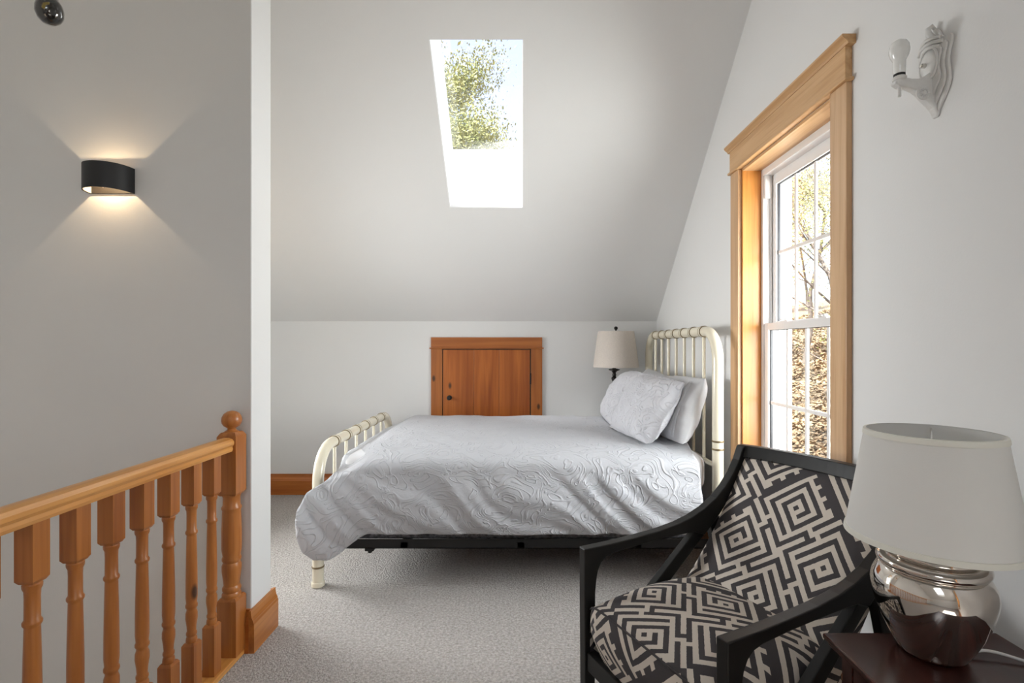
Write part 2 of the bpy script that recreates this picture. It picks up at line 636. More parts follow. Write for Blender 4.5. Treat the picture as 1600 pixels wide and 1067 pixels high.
st(bx(XL - .2, YB, 0, XR + .2, YB + .15, ZK + .12).build('wall_back', M['wall'], origin=(0, 0, 0)),
   'low warm white knee wall behind the bed', 'wall')
st(bx(XL - .2, YF - .15, 0, XR + .2, YF, ZK + .2).build('wall_rear', M['wall'], origin=(0, 0, 0)),
   'low white knee wall behind the viewer', 'wall')
WL = (2.45, 3.31, 0.60, 2.02)  # opening of an assumed, unseen window added to light the room
lw = MB()
lw.box(XL - .2, YF - .1, -2.6, XL, WL[0], 3.5); lw.box(XL - .2, WL[1], -2.6, XL, YB + .1, 3.5)
lw.box(XL - .2, WL[0], -2.6, XL, WL[1], WL[2]); lw.box(XL - .2, WL[0], WL[3], XL, WL[1], 3.5)
w5 = empty('added_window_5', (XL, 2.88, .6), 'assumed pine-cased window, unseen beyond the partition, added to light the room', 'window', kind='structure')
bx(XL, WL[0] - .09, .57, XL + .02, WL[0], WL[3]).build('side_casing', M['wtrimz'], w5, bevel=.002)
bx(XL, WL[1], .57, XL + .02, WL[1] + .09, WL[3]).build('side_casing', M['wtrimz'], w5, bevel=.002)
bx(XL, WL[0] - .09, WL[3], XL + .02, WL[1] + .09, WL[3] + .10).build('head_casing', M['wtrimy'], w5, bevel=.002)
bx(XL - .1, WL[0] - .1, .57, XL + .04, WL[1] + .1, .60).build('window_sill', M['wtrimy'], w5, bevel=.004)
st(bx(XL - 1.3, 0.9, 2.2, XL - .2, 4.4, 2.3).build('sun_blocker', M['ceil'], origin=(0, 0, 0)), 'slab added outside the left gable window to keep direct sun out', 'sun blocker')  # added slab, stops direct sun entering the left window
vf = MB()
for (a, b, c, d) in [(WL[0], WL[0] + .06, WL[2], WL[3]), (WL[1] - .06, WL[1], WL[2], WL[3]), (WL[0] + .06, WL[1] - .06, WL[2], WL[2] + .07), (WL[0] + .06, WL[1] - .06, WL[3] - .06, WL[3]), (WL[0] + .06, WL[1] - .06, 1.29, 1.34)]:
    vf.box(XL - .18, a, c, XL - .13, b, d)
vf.build('vinyl_frame', M['vinyl'], w5, bevel=.002)
for (c, d) in ((.67, 1.29), (1.34, 1.96)):
    bx(XL - .157, WL[0] + .06, c, XL - .153, WL[1] - .06, d).build('pane', M['glass'], w5)
st(lw.build('wall_left', M['wall'], origin=(0, 0, 0)),
   'tall white gable wall on the far side of the stairwell', 'wall')
# partition at the head of the stairs
st(bx(XL, 2.05, -2.6, -1.079, 2.21, 3.35).build('wall_partition', M['wall'], origin=(0, 0, 0), bevel=0.004),
   'tall white partition wall carrying the black up-down sconce beside the stairwell', 'wall')
st(bx(-1.165, -1.6, -2.6, -1.12, 2.05, -0.25).build('wall_stairwell', M['wall'], origin=(0, 0, 0)),
   'white stairwell wall below the bedroom floor edge', 'wall')
# right gable wall with two window openings, the rear one added for light
WO = (1.815, 2.585, 0.52, 2.11)
WR = (-1.65, -0.85, 0.52, 2.11)
XO = XR + 0.235
rw = MB()
for (a, b, z0, z1) in [(YF - .1, WR[0], 0, 3.5), (WR[0], WR[1], 0, WR[2]), (WR[0], WR[1], WR[3], 3.5),
                       (WR[1], WO[0], 0, 3.5), (WO[0], WO[1], 0, WO[2]), (WO[0], WO[1], WO[3], 3.5), (WO[1], YB + .1, 0, 3.5)]:
    rw.box(XR, a, z0, XO, b, z1)
st(rw.build('wall_right', M['wall'], origin=(0, 0, 0)), 'tall white gable wall with the pine-framed window', 'wall')

# sloped ceiling with the skylight shaft
SX0, SX1 = -0.47, 0.015
SN = Vector((0, 0.6457, 0.7636))                 # outward normal of the slope (y,z)
T = 0.39
lip_b, lip_t = (3.368, slope_z(3.368)), (2.604, slope_z(2.604))
gl_b, gl_t = (3.51, 2.537), (lip_t[0] + SN.y * T, lip_t[1] + SN.z * T)
y_top = YB - (ZC - ZK) / SL                      # where slope meets flat ceiling
low = (YB + .12, slope_z(YB + .12))
hi = (y_top - .1, slope_z(y_top - .1))


def outer(p):
    return (p[0] + SN.y * T, p[1] + SN.z * T)


ce = MB()
full = [low, hi, outer(hi), outer(low)]
ce.prism(full, 'X', XL - .2, SX0)
ce.prism(full, 'X', SX1, XO)
st(ce.build('ceiling', M['ceil'], origin=(0, 0, 0)), 'sloping white ceiling over the bed with the skylight cut through it', 'ceiling')
sh = MB()
sh.prism([low, lip_b, gl_b, outer(low)], 'X', SX0, SX1)
sh.prism([lip_t, hi, outer(hi), gl_t], 'X', SX0, SX1)
cm = sh.build('ceiling', M['ceil'], origin=(0, 0, 0))
st(cm, 'short strips of sloping ceiling above and below the skylight', 'ceiling')
# white lining boards of the shaft, each its own thin board
lin_ = empty('trim_1', (0, 3.0, 2.5), 'bright white lining of the skylight shaft', 'trim', kind='structure')
e = 0.006
MB().prism([(lip_b[0] - .001, lip_b[1]), (lip_b[0] + .0, lip_b[1] + .008), (gl_b[0] - .006, gl_b[1] + .01), (gl_b[0] - .006, gl_b[1])], 'X', SX0, SX1).build('lining_board', M['shaft'], lin_)
side = [lip_b, lip_t, gl_t, gl_b]
MB().prism(side, 'X', SX0 - .0, SX0 + e).build('lining_board', M['shaft'], lin_)
MB().prism(side, 'X', SX1 - e, SX1).build('lining_board', M['shaft'], lin_)
# flat and rear ceilings
rc = MB()
rc.box(XL - .2, -0.5, ZC, XO, y_top, ZC + .2)
yr = -0.5
rsl = (ZC - ZK) / (yr - YF)
st(rc.build('ceiling', M['ceil'], origin=(0, 0, 0)), 'flat white collar ceiling above the viewer', 'ceiling')
rs = MB()
rear = [(YF - .1, ZK - .1 * rsl), (yr, ZC), (yr, ZC + .25), (YF - .1, ZK - .1 * rsl + .25)]


def rz(y):
    return ZK + rsl * (y - YF)


rs.prism(rear, 'X', XL - .2, -0.65)
rs.prism(rear, 'X', 0.05, XO)
rs.prism([(YF - .1, rz(YF - .1)), (-1.95, rz(-1.95)), (-1.95, rz(-1.95) + .25), (YF - .1, rz(YF - .1) + .25)], 'X', -0.65, 0.05)
rs.prism([(-1.05, rz(-1.05)), (yr, ZC), (yr, ZC + .25), (-1.05, rz(-1.05) + .25)], 'X', -0.65, 0.05)
st(rs.build('ceiling', M['ceil'], origin=(0, 0, 0)), 'sloping white ceiling behind the viewer with an added second skylight', 'ceiling')

# skylight sash and glass
w2 = empty('window_2', (-0.23, 3.1, 2.9), 'narrow skylight in the sloping ceiling showing green trees', 'skylight', kind='structure')
dv = Vector((0, gl_t[0] - gl_b[0], gl_t[1] - gl_b[1]))
dl = dv.length
dv.normalize()


def slope_slab(x0, x1, s0, s1, n0, n1):
    """box lying in the glass plane: s along slope from the bottom, n along the normal"""
    b = Vector((0, gl_b[0], gl_b[1]))
    m = MB()
    nv = Vector((0, -dv.z, dv.y))
    if nv.z < 0:
        nv = -nv
    vs_ = []
    for n_ in (n0, n1):
        for (x, s) in ((x0, s0), (x1, s0), (x1, s1), (x0, s1)):
            q = b + dv * s + nv * n_
            vs_.append((x, q.y, q.z))
    return m.add(vs_, [(3, 2, 1, 0), (4, 5, 6, 7), (0, 1, 5, 4), (1, 2, 6, 5), (2, 3, 7, 6), (3, 0, 4, 7)])


slope_slab(SX0 - .02, SX1 + .02, -.03, dl + .05, 0.012, 0.02).build('pane', M['skyglass'], w2)
fr_ = slope_slab(SX0 - .06, SX0, -.06, dl + .08, 0.0, 0.05)
for a in [(SX1, SX1 + .06, -.06, dl + .08), (SX0, SX1, -.06, 0.0), (SX0, SX1, dl + .02, dl + .08)]:
    q = slope_slab(*a, 0.0, 0.05)
    fr_.add(q.v, q.f)
fr_.build('window_frame', M['vinyl'], w2)

# added, unseen rear skylight: frame and glass
w4 = empty('added_skylight_4', (-0.3, -1.5, 2.4), 'assumed skylight added in the rear slope behind the viewer for its light', 'skylight', kind='structure')
f4 = MB()
for (y0, y1, x0, x1) in [(-2.0, -1.95, -.7, .1), (-1.05, -1.0, -.7, .1), (-1.95, -1.05, -.70, -.65), (-1.95, -1.05, .05, .10)]:
    f4.prism([(y0, rz(y0) + .25), (y1, rz(y1) + .25), (y1, rz(y1) + .30), (y0, rz(y0) + .30)], 'X', x0, x1)
f4.build('window_frame', M['vinyl'], w4)
MB().prism([(-1.95, rz(-1.95) + .27), (-1.05, rz(-1.05) + .27), (-1.05, rz(-1.05) + .278), (-1.95, rz(-1.95) + .278)], 'X', -.65, .05).build('pane', M['glass'], w4)


# ------------------------------------------------------------------ baseboards
def base_profile(flip=1):
    return [(0, 0), (0.022, 0), (0.022, 0.115), (0.019, 0.123), (0.019, 0.128), (0.013, 0.140), (0.010, 0.157), (0.010, 0.168), (0, 0.168)]


def bb(name, mat, axis, wall, sgn, a, b, label):
    pr = [(wall + sgn * x, z) for x, z in base_profile()]
    o = MB().prism(pr, axis, a, b).build(name, mat, origin=(0, 0, 0))
    return st(o, label, 'baseboard')


bb('baseboard_back', M['baseb'], 'X', YB, -1, XL, XR, 'amber pine baseboard along the low wall behind the bed')
bb('baseboard_right', M['basey'], 'Y', XR, -1, YF, YB - .022, 'amber pine baseboard along the gable wall under the window')
ps = empty('baseboard_partition', (-1.079, 2.05, 0), 'amber pine baseboard wrapping the end of the partition wall', 'baseboard', kind='structure')
pr = base_profile()
MB().prism([(-1.079 + x, z) for x, z in pr], 'Y', 2.05 - .0225, 2.21 + .022).build('end_board', M['basey'], ps, bevel=0.001)
MB().prism([(2.05 - x, z) for x, z in pr], 'X', -1.115, -1.079 - .0002).build('front_board', M['baseb'], ps)
MB().prism([(2.21 + x, z) for x, z in pr], 'X', XL, -1.079).build('back_board', M['baseb'], ps)


# ------------------------------------------------------------------ side window (window_1) and an added twin, unseen behind the viewer
def side_window(name, wo, label, lean=False):
    y0, y1, z0, z1 = wo
    w = empty(name, (XR, (y0 + y1) / 2, z0), label, 'window', kind='structure')
    cw, ct = 0.092, 0.020
    # casings (face of the wall)
    bx(XR - ct, y1, z0 - .03, XR, y1 + cw, z1).build('side_casing', M['wtrimz'], w, bevel=0.002)
    bx(XR - ct, y0 - cw, z0 - .03, XR, y0, z1).build('side_casing', M['wtrimz'], w, bevel=0.002)
    bx(XR - .032, y0 - cw - .012, z1, XR, y1 + cw + .012, z1 + .012).build('fillet', M['wtrimy'], w, bevel=0.003)
    bx(XR - .024, y0 - cw, z1 + .012, XR, y1 + cw, z1 + .118).build('head_casing', M['wtrimy'], w, bevel=0.001)
    crown = [(XR, z1 + .118), (XR - .026, z1 + .118), (XR - .030, z1 + .126), (XR - .038, z1 + .132), (XR - .046, z1 + .140), (XR - .046, z1 + .148), (XR, z1 + .148)]
    MB().prism(crown, 'Y', y0 - cw - .02, y1 + cw + .02).build('crown_cap', M['wtrimy'], w)
    bx(XR - .045, y0 - cw - .02, z0 - .055, XR + .09, y1 + cw + .02, z0 - .03).build('window_sill', M['wtrimy'], w, bevel=0.004)
    bx(XR - .018, y0 - cw, z0 - .15, XR, y1 + cw, z0 - .055).build('apron', M['wtrimy'], w, bevel=0.002)
    # jamb liners (wood reveal)
    jx0, jx1 = XR + 0.0, XR + 0.092
    bx(jx0, y1 - .012, z0 - .03, jx1, y1, z1).build('jamb', M['jambz'], w)
    bx(jx0, y0, z0 - .03, jx1, y0 + .012, z1).build('jamb', M['jambz'], w)
    bx(jx0, y0 + .012, z1 - .012, jx1, y1 - .012, z1).build('head_jamb', M['wtrimy'], w)
    # vinyl frame
    fx0, fx1 = jx1, XO
    a, b, c, d = y0 + .0, y1 - .0, z0 - .03, z1
    ft = .034
    fm = MB()
    fm.box(fx0, b - ft, c, fx1, b, d); fm.box(fx0, a, c, fx1, a + ft, d)
    fm.box(fx0, a + ft, d - ft - .01, fx1, b - ft, d); fm.box(fx0, a + ft, c, fx1, b - ft, c + ft)
    # guide ribs
    for yy, s in ((b - ft, -1), (a + ft, 1)):
        fm.box(fx0 + .034, yy, c + ft, fx0 + .040, yy + s * .008, d - ft - .01)
        fm.box(fx0 + .075, yy, c + ft, fx0 + .081, yy + s * .008, d - ft - .01)
    fm.build('vinyl_frame', M['vinyl'], w, bevel=0.0015)
    # take-out clip at the top of the far track
    bx(fx0 + .004, b - ft - .012, d - .16, fx0 + .032, b - ft, d - ft - .01).build('track_cover', M['vinyl'], w, bevel=0.003)
    zm = 1.315

    def sash(nm, x0, zlo, zhi, top_r, bot_r):
        x1 = x0 + .032
        s = .036
        ya, yb = a + ft + .001, b - ft - .001
        o = MB()
        o.box(x0, yb - s, zlo, x1, yb, zhi); o.box(x0, ya, zlo, x1, ya + s, zhi)
        o.box(x0, ya + s, zhi - top_r, x1, yb - s, zhi); o.box(x0, ya + s, zlo, x1, yb - s, zlo + bot_r)
        so = o.build(nm, M['vinyl'], w, bevel=0.002)
        g0, g1, h0, h1 = ya + s, yb - s, zlo + bot_r, zhi - top_r
        xc = (x0 + x1) / 2
        gk = MB()
        gk.box(xc - .006, g1 - .004, h0, xc + .006, g1, h1); gk.box(xc - .006, g0, h0, xc + .006, g0 + .004, h1)
        gk.box(xc - .006, g0 + .004, h1 - .003, xc + .006, g1 - .004, h1)
        gk.build('gasket', M['gasket'], so)
        # three uprights and one level bar: eight lights
        for k in range(1, 4):
            yy = g0 + (g1 - g0) * k / 4
            bx(xc - .004, yy - .008, h0, xc + .004, yy + .008, h1).build('muntin', M['vinyl'], so)
        hm = (h0 + h1) / 2
        bx(xc - .0045, g0, hm - .008, xc + .0045, g1, hm + .008).build('muntin', M['vinyl'], so)
        for k in range(4):
            for (q0, q1) in ((h0, hm - .008), (hm + .008, h1)):
                ya_ = g0 + (g1 - g0) * k / 4 + (.008 if k else 0)
                yb_ = g0 + (g1 - g0) * (k + 1) / 4 - (.008 if k < 3 else 0)
                bx(xc - .0015, ya_, q0, xc + .0015, yb_, q1).build('pane', M['glass'], so)
        return so
    lo = sash('lower_sash', fx0 + .006, c + ft, zm + .016, .034, .06)
    up = sash('upper_sash', fx0 + .044, zm - .012, d - ft - .01, .052, .036)
    for yy in ((y0 + y1) / 2 + .17, (y0 + y1) / 2 - .13):
        lk = MB()
        lk.box(fx0 + .010, yy - .028, zm + .016, fx0 + .036, yy + .028, zm + .022)
        lk.lathe([(.011, 0), (.011, .008), (.007, .012)], (fx0 + .022, yy, zm + .022), 14)
        lk.box(fx0 + .004, yy - .004, zm + .024, fx0 + .022, yy + .026, zm + .030)
        lk.build('sash_lock', M['vinyl'], lo, bevel=0.001)
    return w


side_window('window_1', WO, 'tall white double-hung window in a wide pine casing on the gable wall')
side_window('added_window_3', WR, 'assumed second pine-cased window added behind the viewer for its light')

# ------------------------------------------------------------------ access door in the knee wall
DX0, DX1, DZ0, DZ1 = -0.736, 0.174, 0.28, 1.288
d1 = empty('door_1', (-0.28, YB, DZ0), 'small orange-brown pine access door in the low wall behind the bed', 'door', kind='structure')
cw = .092
bx(DX0, YB - .02, DZ0, DX0 + cw, YB, DZ1 - .094).build('side_casing', M['doorc'], d1, bevel=0.002)
bx(DX1 - cw, YB - .02, DZ0, DX1, YB, DZ1 - .094).build('side_casing', M['doorc'], d1, bevel=0.002)
bx(DX0, YB - .022, DZ1 - .084, DX1, YB, DZ1).build('head_casing', M['doorx'], d1, bevel=0.002)
bx(DX0 - .012, YB - .03, DZ1 - .094, DX1 + .012, YB, DZ1 - .084).build('fillet', M['doorx'], d1, bevel=0.003)
bx(DX0 + .01, YB - .004, DZ0, DX1 - .01, YB, DZ1 - .094).build('reveal', M['gasket'], d1)
px = [DX0 + cw + .006, -0.385, -0.178, DX1 - cw - .008]
for i in range(3):
    bx(px[i] + .0008, YB - .018, DZ0, px[i + 1] - .0008, YB - .004, DZ1 - .101).build('plank', M['doorz'], d1, bevel=0.0015)
kn = MB().lathe([(.020, 0), (.020, .004), (.008, .006), (.008, .02), (.017, .026), (.019, .034), (.014, .041), (.002, .043)], (0, 0, 0), 18, 'Y')
kn.v = [(x - 0.584, YB - .018 - y, z + 0.795) for x, y, z in kn.v]
kn.f = [tuple(reversed(f)) for f in kn.f]
kn.build('knob', M['blackmetal'], d1, smooth=40)
for zz in (0.95, 0.45):
    hg = MB().lathe([(.006, zz - .045), (.006, zz + .045)], (DX1 - cw - .004, YB - .022, 0), 10)
    hg.build('hinge', M['blackmetal'], d1)

# ------------------------------------------------------------------ stair railing
XS = -1.13
rl = empty('stair_railing', (XS, 2.0, 0), 'honey pine stair railing with turned balusters and ball-topped newel', 'railing')
bx(XS - .05, -1.58, 0.0, XS + .035, 2.03, 0.022).build('base_rail', M['rail'], rl, bevel=0.004)
hp = [(-.024, .815), (.024, .815), (.027, .824), (.025, .833), (.031, .842), (.031, .853), (.024, .862), (.010, .867), (-.010, .867), (-.024, .862), (-.031, .853), (-.031, .842), (-.025, .833), (-.027, .824)]
MB().prism([(XS + x, z) for x, z in hp], 'Y', -1.58, 1.962).build('handrail', M['rail'], rl, smooth=30)


def sq_ring(prof_sq, c):
    """square section stack: (half, z)"""
    m = MB()
    vs_, fs = [], []
    for h, z in prof_sq:
        vs_ += [(c[0] - h, c[1] - h, z), (c[0] + h, c[1] - h, z), (c[0] + h, c[1] + h, z), (c[0] - h, c[1] + h, z)]
    for i in range(len(prof_sq) - 1):
        for k in range(4):
            k2 = (k + 1) % 4
            fs.append((i * 4 + k, i * 4 + k2, i * 4 + 4 + k2, i * 4 + 4 + k))
    fs.append((3, 2, 1, 0))
    n = 4 * (len(prof_sq) - 1)
    fs.append((n, n + 1, n + 2, n + 3))
    return m.add(vs_, fs)


b_prof = [(.013, .195), (.0165, .205), (.0175, .212), (.0165, .220), (.0145, .226), (.0165, .232), (.0165, .238), (.0135, .244), (.015, .262), (.0185, .288), (.0180, .305), (.0150, .315), (.0150, .320), (.0185, .326), (.0185, .333), (.0160, .339),
          (.0180, .36), (.0178, .42), (.0165, .50), (.0150, .570), (.0150, .572), (.0185, .578), (.0185, .584), (.0150, .590), (.0148, .64), (.0155, .655), (.0185, .662), (.0190, .670), (.0150, .676), (.0145, .685)]
bal = MB()
bal.lathe(b_prof, (0, 0, 0), 18)
q = sq_ring([(.0215, .022), (.0215, .198), (.0165, .206)], (0, 0)); bal.add(q.v, q.f)
q = sq_ring([(.0165, .674), (.0215, .682), (.0215, .8155)], (0, 0)); bal.add(q.v, q.f)
bal_me = None
for k in range(24):
    y = 1.871 - .1145 * k
    if y < -1.5:
        break
    if bal_me is None:
        o = bal.build('baluster', M['balu'], rl, world=False, smooth=32)
        bal_me = o.data
    else:
        o = bpy.data.objects.new('baluster', bal_me)
        COL.objects.link(o)
        o.parent = rl
    o.location = (0, y - 2.0, 0)
nw = MB()
q = sq_ring([(.037, .022), (.037, .235), (.030, .245)], (XS, 2.0)); nw.add(q.v, q.f)
q = sq_ring([(.030, .640), (.037, .650), (.037, .868), (.030, .880), (.026, .884)], (XS, 2.0)); nw.add(q.v, q.f)
nw.lathe([(.030, .236), (.034, .246), (.034, .256), (.030, .263), (.033, .270), (.033, .279), (.028, .288), (.030, .31), (.0345, .345), (.0345, .365), (.030, .378), (.034, .386), (.034, .394), (.031, .402),
          (.0355, .43), (.0355, .50), (.033, .57), (.0325, .580), (.0355, .586), (.0355, .592), (.031, .600), (.0305, .63), (.034, .640), (.034, .648), (.03, .655)], (XS, 2.0, 0), 24)
nw.lathe([(.026, .880), (.026, .886), (.017, .891), (.014, .897), (.018, .901), (.0285, .908), (.0345, .918), (.0365, .929), (.0345, .942), (.0275, .955), (.016, .963), (.003, .966)], (XS, 2.0, 0), 24)
nw.build('newel_post', M['balu'], rl, smooth=32)

# ------------------------------------------------------------------ bed
BX0, BX1, BY0, BY1 = -1.03, 1.0, 2.6, 4.0
bed = empty('metal_bed', ((BX0 + BX1) / 2, (BY0 + BY1) / 2, 0), 'cream enamel metal bed frame with spindled headboard and footboard', 'bed')


def arch(x, h, rad, r, name, n_sp, sp0, sp1, zlow, rings):
    pts = [(x, BY0, 0.02), (x, BY0, 0.25), (x, BY0, h - rad - .12)]
    for k in range(9):
        a = PI / 2 * k / 8
        pts.append((x, BY0 + rad * (1 - math.cos(a)), h - r - rad + rad * math.sin(a)))
    ym = (BY0 + BY1) / 2
    pts.append((x, ym, h - r))
    pts += [(p[0], 2 * ym - p[1], p[2]) for p in reversed(pts[:-1])]
    o = MB().tube(pts, r, 18).build(name, M['cream'], bed, smooth=50)
    for y in (BY0, BY1):
        c = MB()
        c.lathe([(r + .002, 0.0), (r + .006, .004), (r + .006, .02), (r + .002, .026)], (x, y, 0), 20)
        c.build('foot_cap', M['cream'], bed, smooth=40)
        for z in rings:
            MB().lathe([(r - .002, z - .006), (r + .003, z - .003), (r + .003, z + .003), (r - .002, z + .006)], (x, y, 0), 20, close=False).build('post_band', M['goldline'], o, smooth=60)
    # low cross bar
    MB().tube([(x, BY0 + r, zlow), (x, BY1 - r, zlow)], .014, 12).build('cross_bar', M['cream'], bed, smooth=50)
    for k in range(n_sp):
        y = sp0 + (sp1 - sp0) * k / (n_sp - 1)
        s = MB().tube([(x, y, zlow), (x, y, h - r)], .0095, 12).build('spindle', M['cream'], bed, smooth=50)
        col_ = MB()
        for dy in (-.0125, .0125):
            ring = MB().lathe([(r - .002, -.004), (r + .004, -.002), (r + .004, .002), (r - .002, .004)], (x, y + dy, h - r), 22, 'Y', close=False)
            ring.f = ring.f
            col_.add(ring.v, ring.f)
        col_.build('collar', M['goldline'], s, smooth=60)
        cl2 = MB().lathe([(r - .001, -.0105), (r + .0035, -.008), (r + .0035, .008), (r - .001, .0105)], (x, y, h - r), 22, 'Y', close=False)
        cl2.build('rail_sleeve', M['cream'], s, smooth=60)


arch(BX1, 1.325, 0.16, .028, 'headboard_tube', 7, 2.80, 3.80, 0.60, (0.695, 0.735, 0.22))
arch(BX0, 0.722, 0.17, .028, 'footboard_tube', 6, 2.83, 3.77, 0.30, (0.10,))
for y in (BY0 + .03, BY1 - .03):
    s = 1 if y < 3.3 else -1
    m = MB().box(BX0 + .01, y, .178, BX1 - .01, y + s * .004, .226)
    m.box(BX0 + .01, y, .178, BX1 - .01, y + s * .035, .182)
    m.build('side_rail', M['blackmetal'], bed)
for x in (-.6, 0, .6):
    bx(x - .018, BY0 + .03, .183, x + .018, BY1 - .03, .210).build('cross_slat', M['blackmetal'], bed)
lm = MB()
lm.lathe([(.016, 0), (.02, .01), (.012, .03), (.012, .184)], (0, 3.3, 0), 12)
lm.build('centre_leg', M['blackmetal'], bed, smooth=40)
for x in (-.78,):
    wb = MB().lathe([(.007, -.018), (.012, -.014), (.012, .0), (.006, .004)], (x, 2.645, .168), 10)
    wb.box(x - .022, 2.63, .164, x + .022, 2.66, .180)
    wb.build('wing_bolt', M['blackmetal'], bed)

# box spring and mattress
tag(bx(BX0 + .05, 2.655, .212, BX1 - .045, 3.945, .455).build('box_spring', M['boxspring'], origin=(0, 3.3, .212), bevel=.025, seg=3),
    'grey damask box spring on the bed frame under the mattress', 'box spring')


def puffy(name, x0, y0, z0, x1, y1, z1, mat, amp=.012):
    m = bx(x0, y0, z0, x1, y1, z1)
    return m.build(name, mat, origin=((x0 + x1) / 2, (y0 + y1) / 2, z0), bevel=.06, seg=6, smooth=180)


tag(puffy('mattress', BX0 + .105, 2.645, .456, BX1 - .035, 3.955, .655, M['mattress']),
    'white mattress with rounded edge showing at the head of the bed', 'mattress')


# quilt ------------------------------------------------------------
def uv_grid(nu, nv, fn, name, mats, parent=None, origin=None, uvs=1.0, wrapv=False, label=None, uvrot=0.0):
    vs_, uv = [], []
    P = [[Vector(fn(i / nu, j / nv)[:3]) for j in range(nv + 1)] for i in range(nu + 1)]
    UV = [[fn(i / nu, j / nv)[3:5] for j in range(nv + 1)] for i in range(nu + 1)]
    m = MB()
    for i in range(nu + 1):
        for j in range(nv + 1):
            m.v.append(tuple(P[i][j]))
            uv.append(UV[i][j])
    for i in range(nu):
        for j in range(nv):
            a = i * (nv + 1) + j
            m.f.append((a, a + 1, a + nv + 2, a + nv + 1))
    o = m.build(name, mats, parent, origin=origin, smooth=180, label=label, world=(parent is None))
    ul = o.data.uv_layers.new(name='UVMap')
    c, s = math.cos(uvrot), math.sin(uvrot)
    for lp in o.data.loops:
        a, b = uv[lp.vertex_index]
        ul.data[lp.index].uv = ((a * c - b * s) * uvs, (a * s + b * c) * uvs)
    return o


def nz(x, y, z=0.0):
    return noise.noise(Vector((x, y, z)))


def quilt(u, v):
    """u: across the bed from far hang (0) to near hem (1); v: foot (0) to head (1)"""
    FAR, TOP, NEAR = .26, 1.32, .52
    tot = FAR + TOP + NEAR
    t = u * tot
    if t < FAR:                                   # far hang
        h = 1 - t / FAR
        x = -.968 + v * 1.893
        y = 3.965 + .012 * nz(x * 4, 2)
        z = .655 - h * .24
        if h < .25:
            y -= .03 * (1 - h / .25) ** 2
            z = .655 - h * .24 + .02 * (1 - h / .25)
        z -= .065 * sm(.10, 0, v) * (1 - h)
    elif t < FAR + TOP:                           # top
        k = (t - FAR) / TOP
        y = 3.935 - k * 1.32
        x0 = -.968 + .033 * sm(.85, 1, k)
        x = x0 + v * (.925 - x0)
        x = x0 + v * (.925 - .035 * sm(.75, 1, k) - x0)
        fd = 1 - sm(.84, .99, k)
        z = .683 + .012 * math.sin(PI * k) + fd * (.010 * nz(x * 3.1, y * 3.1) + .005 * nz(x * 9, y * 9))
        z -= .065 * sm(.10, 0, v) + .034 * (max(0, k - .8) / .2) ** 2
        # soft roll-off at the near edge
    else:                                         # near hang
        h = (t - FAR - TOP) / NEAR                # 0..1
        edge = interp([(0, -.935), (.12, -.965), (.30, -1.055), (.5, -1.10), (.75, -1.105), (.92, -1.08), (1, -1.03)], h)
        x = edge + v * (.89 + .01 * h - edge)
        zb = .288 + .010 * nz(x * 5, 4.2) - .135 * sm(-.74, -.97, x)
        a = min(1, h / .16)
        z0 = .649 - .065 * sm(.10, 0, v) * (1 - sm(0, .5, h))
        th0 = .25
        if h < .16:
            th_ = th0 + a * (PI / 2 - th0)
            y = 2.615 - .070 * (math.sin(th_) - math.sin(th0)) / (1 - math.sin(th0)) * .93
            z = z0 - .062 * (math.cos(th0) - math.cos(th_)) / math.cos(th0)
        else:
            k = (h - .16) / .84
            y = 2.55 - .035 * math.sin(k * PI * .75) - .008 * k
            z = z0 - .062 - k * (z0 - .062 - zb)
        am = sm(.05, .35, h)
        ph = (x * .62 + z * 1.0) / .105 + 1.6 * nz(x * 2.2, z * 2.2, 7)
        f = .5 + .5 * nz(x * 3, z * 1.5, 3)
        y += am * (.015 * f * math.sin(2 * PI * ph * .62) + .0025 * math.sin(2 * PI * ph * 1.7 + 1) + .010 * nz(x * 3, z * 4, 1))
        y += .012 * sm(.85, 1, h)
        if h > .16:
            y = min(y, 2.556) if x < -.97 else min(y, 2.585)
    return (x, y, z, x, t)


qo = uv_grid(150, 150, quilt, 'bed_quilt', M['quilt'], origin=(0, 3.3, .66))
so = qo.modifiers.new('thick', 'SOLIDIFY'); so.thickness = .014; so.offset = -1
tag(qo, 'white corded quilt with scrolling embossed lines spread over the bed', 'quilt')
# make sure the quilt's faces look outward
if sum(p.normal.z for p in qo.data.polygons) < 0:
    qo.data.flip_normals()


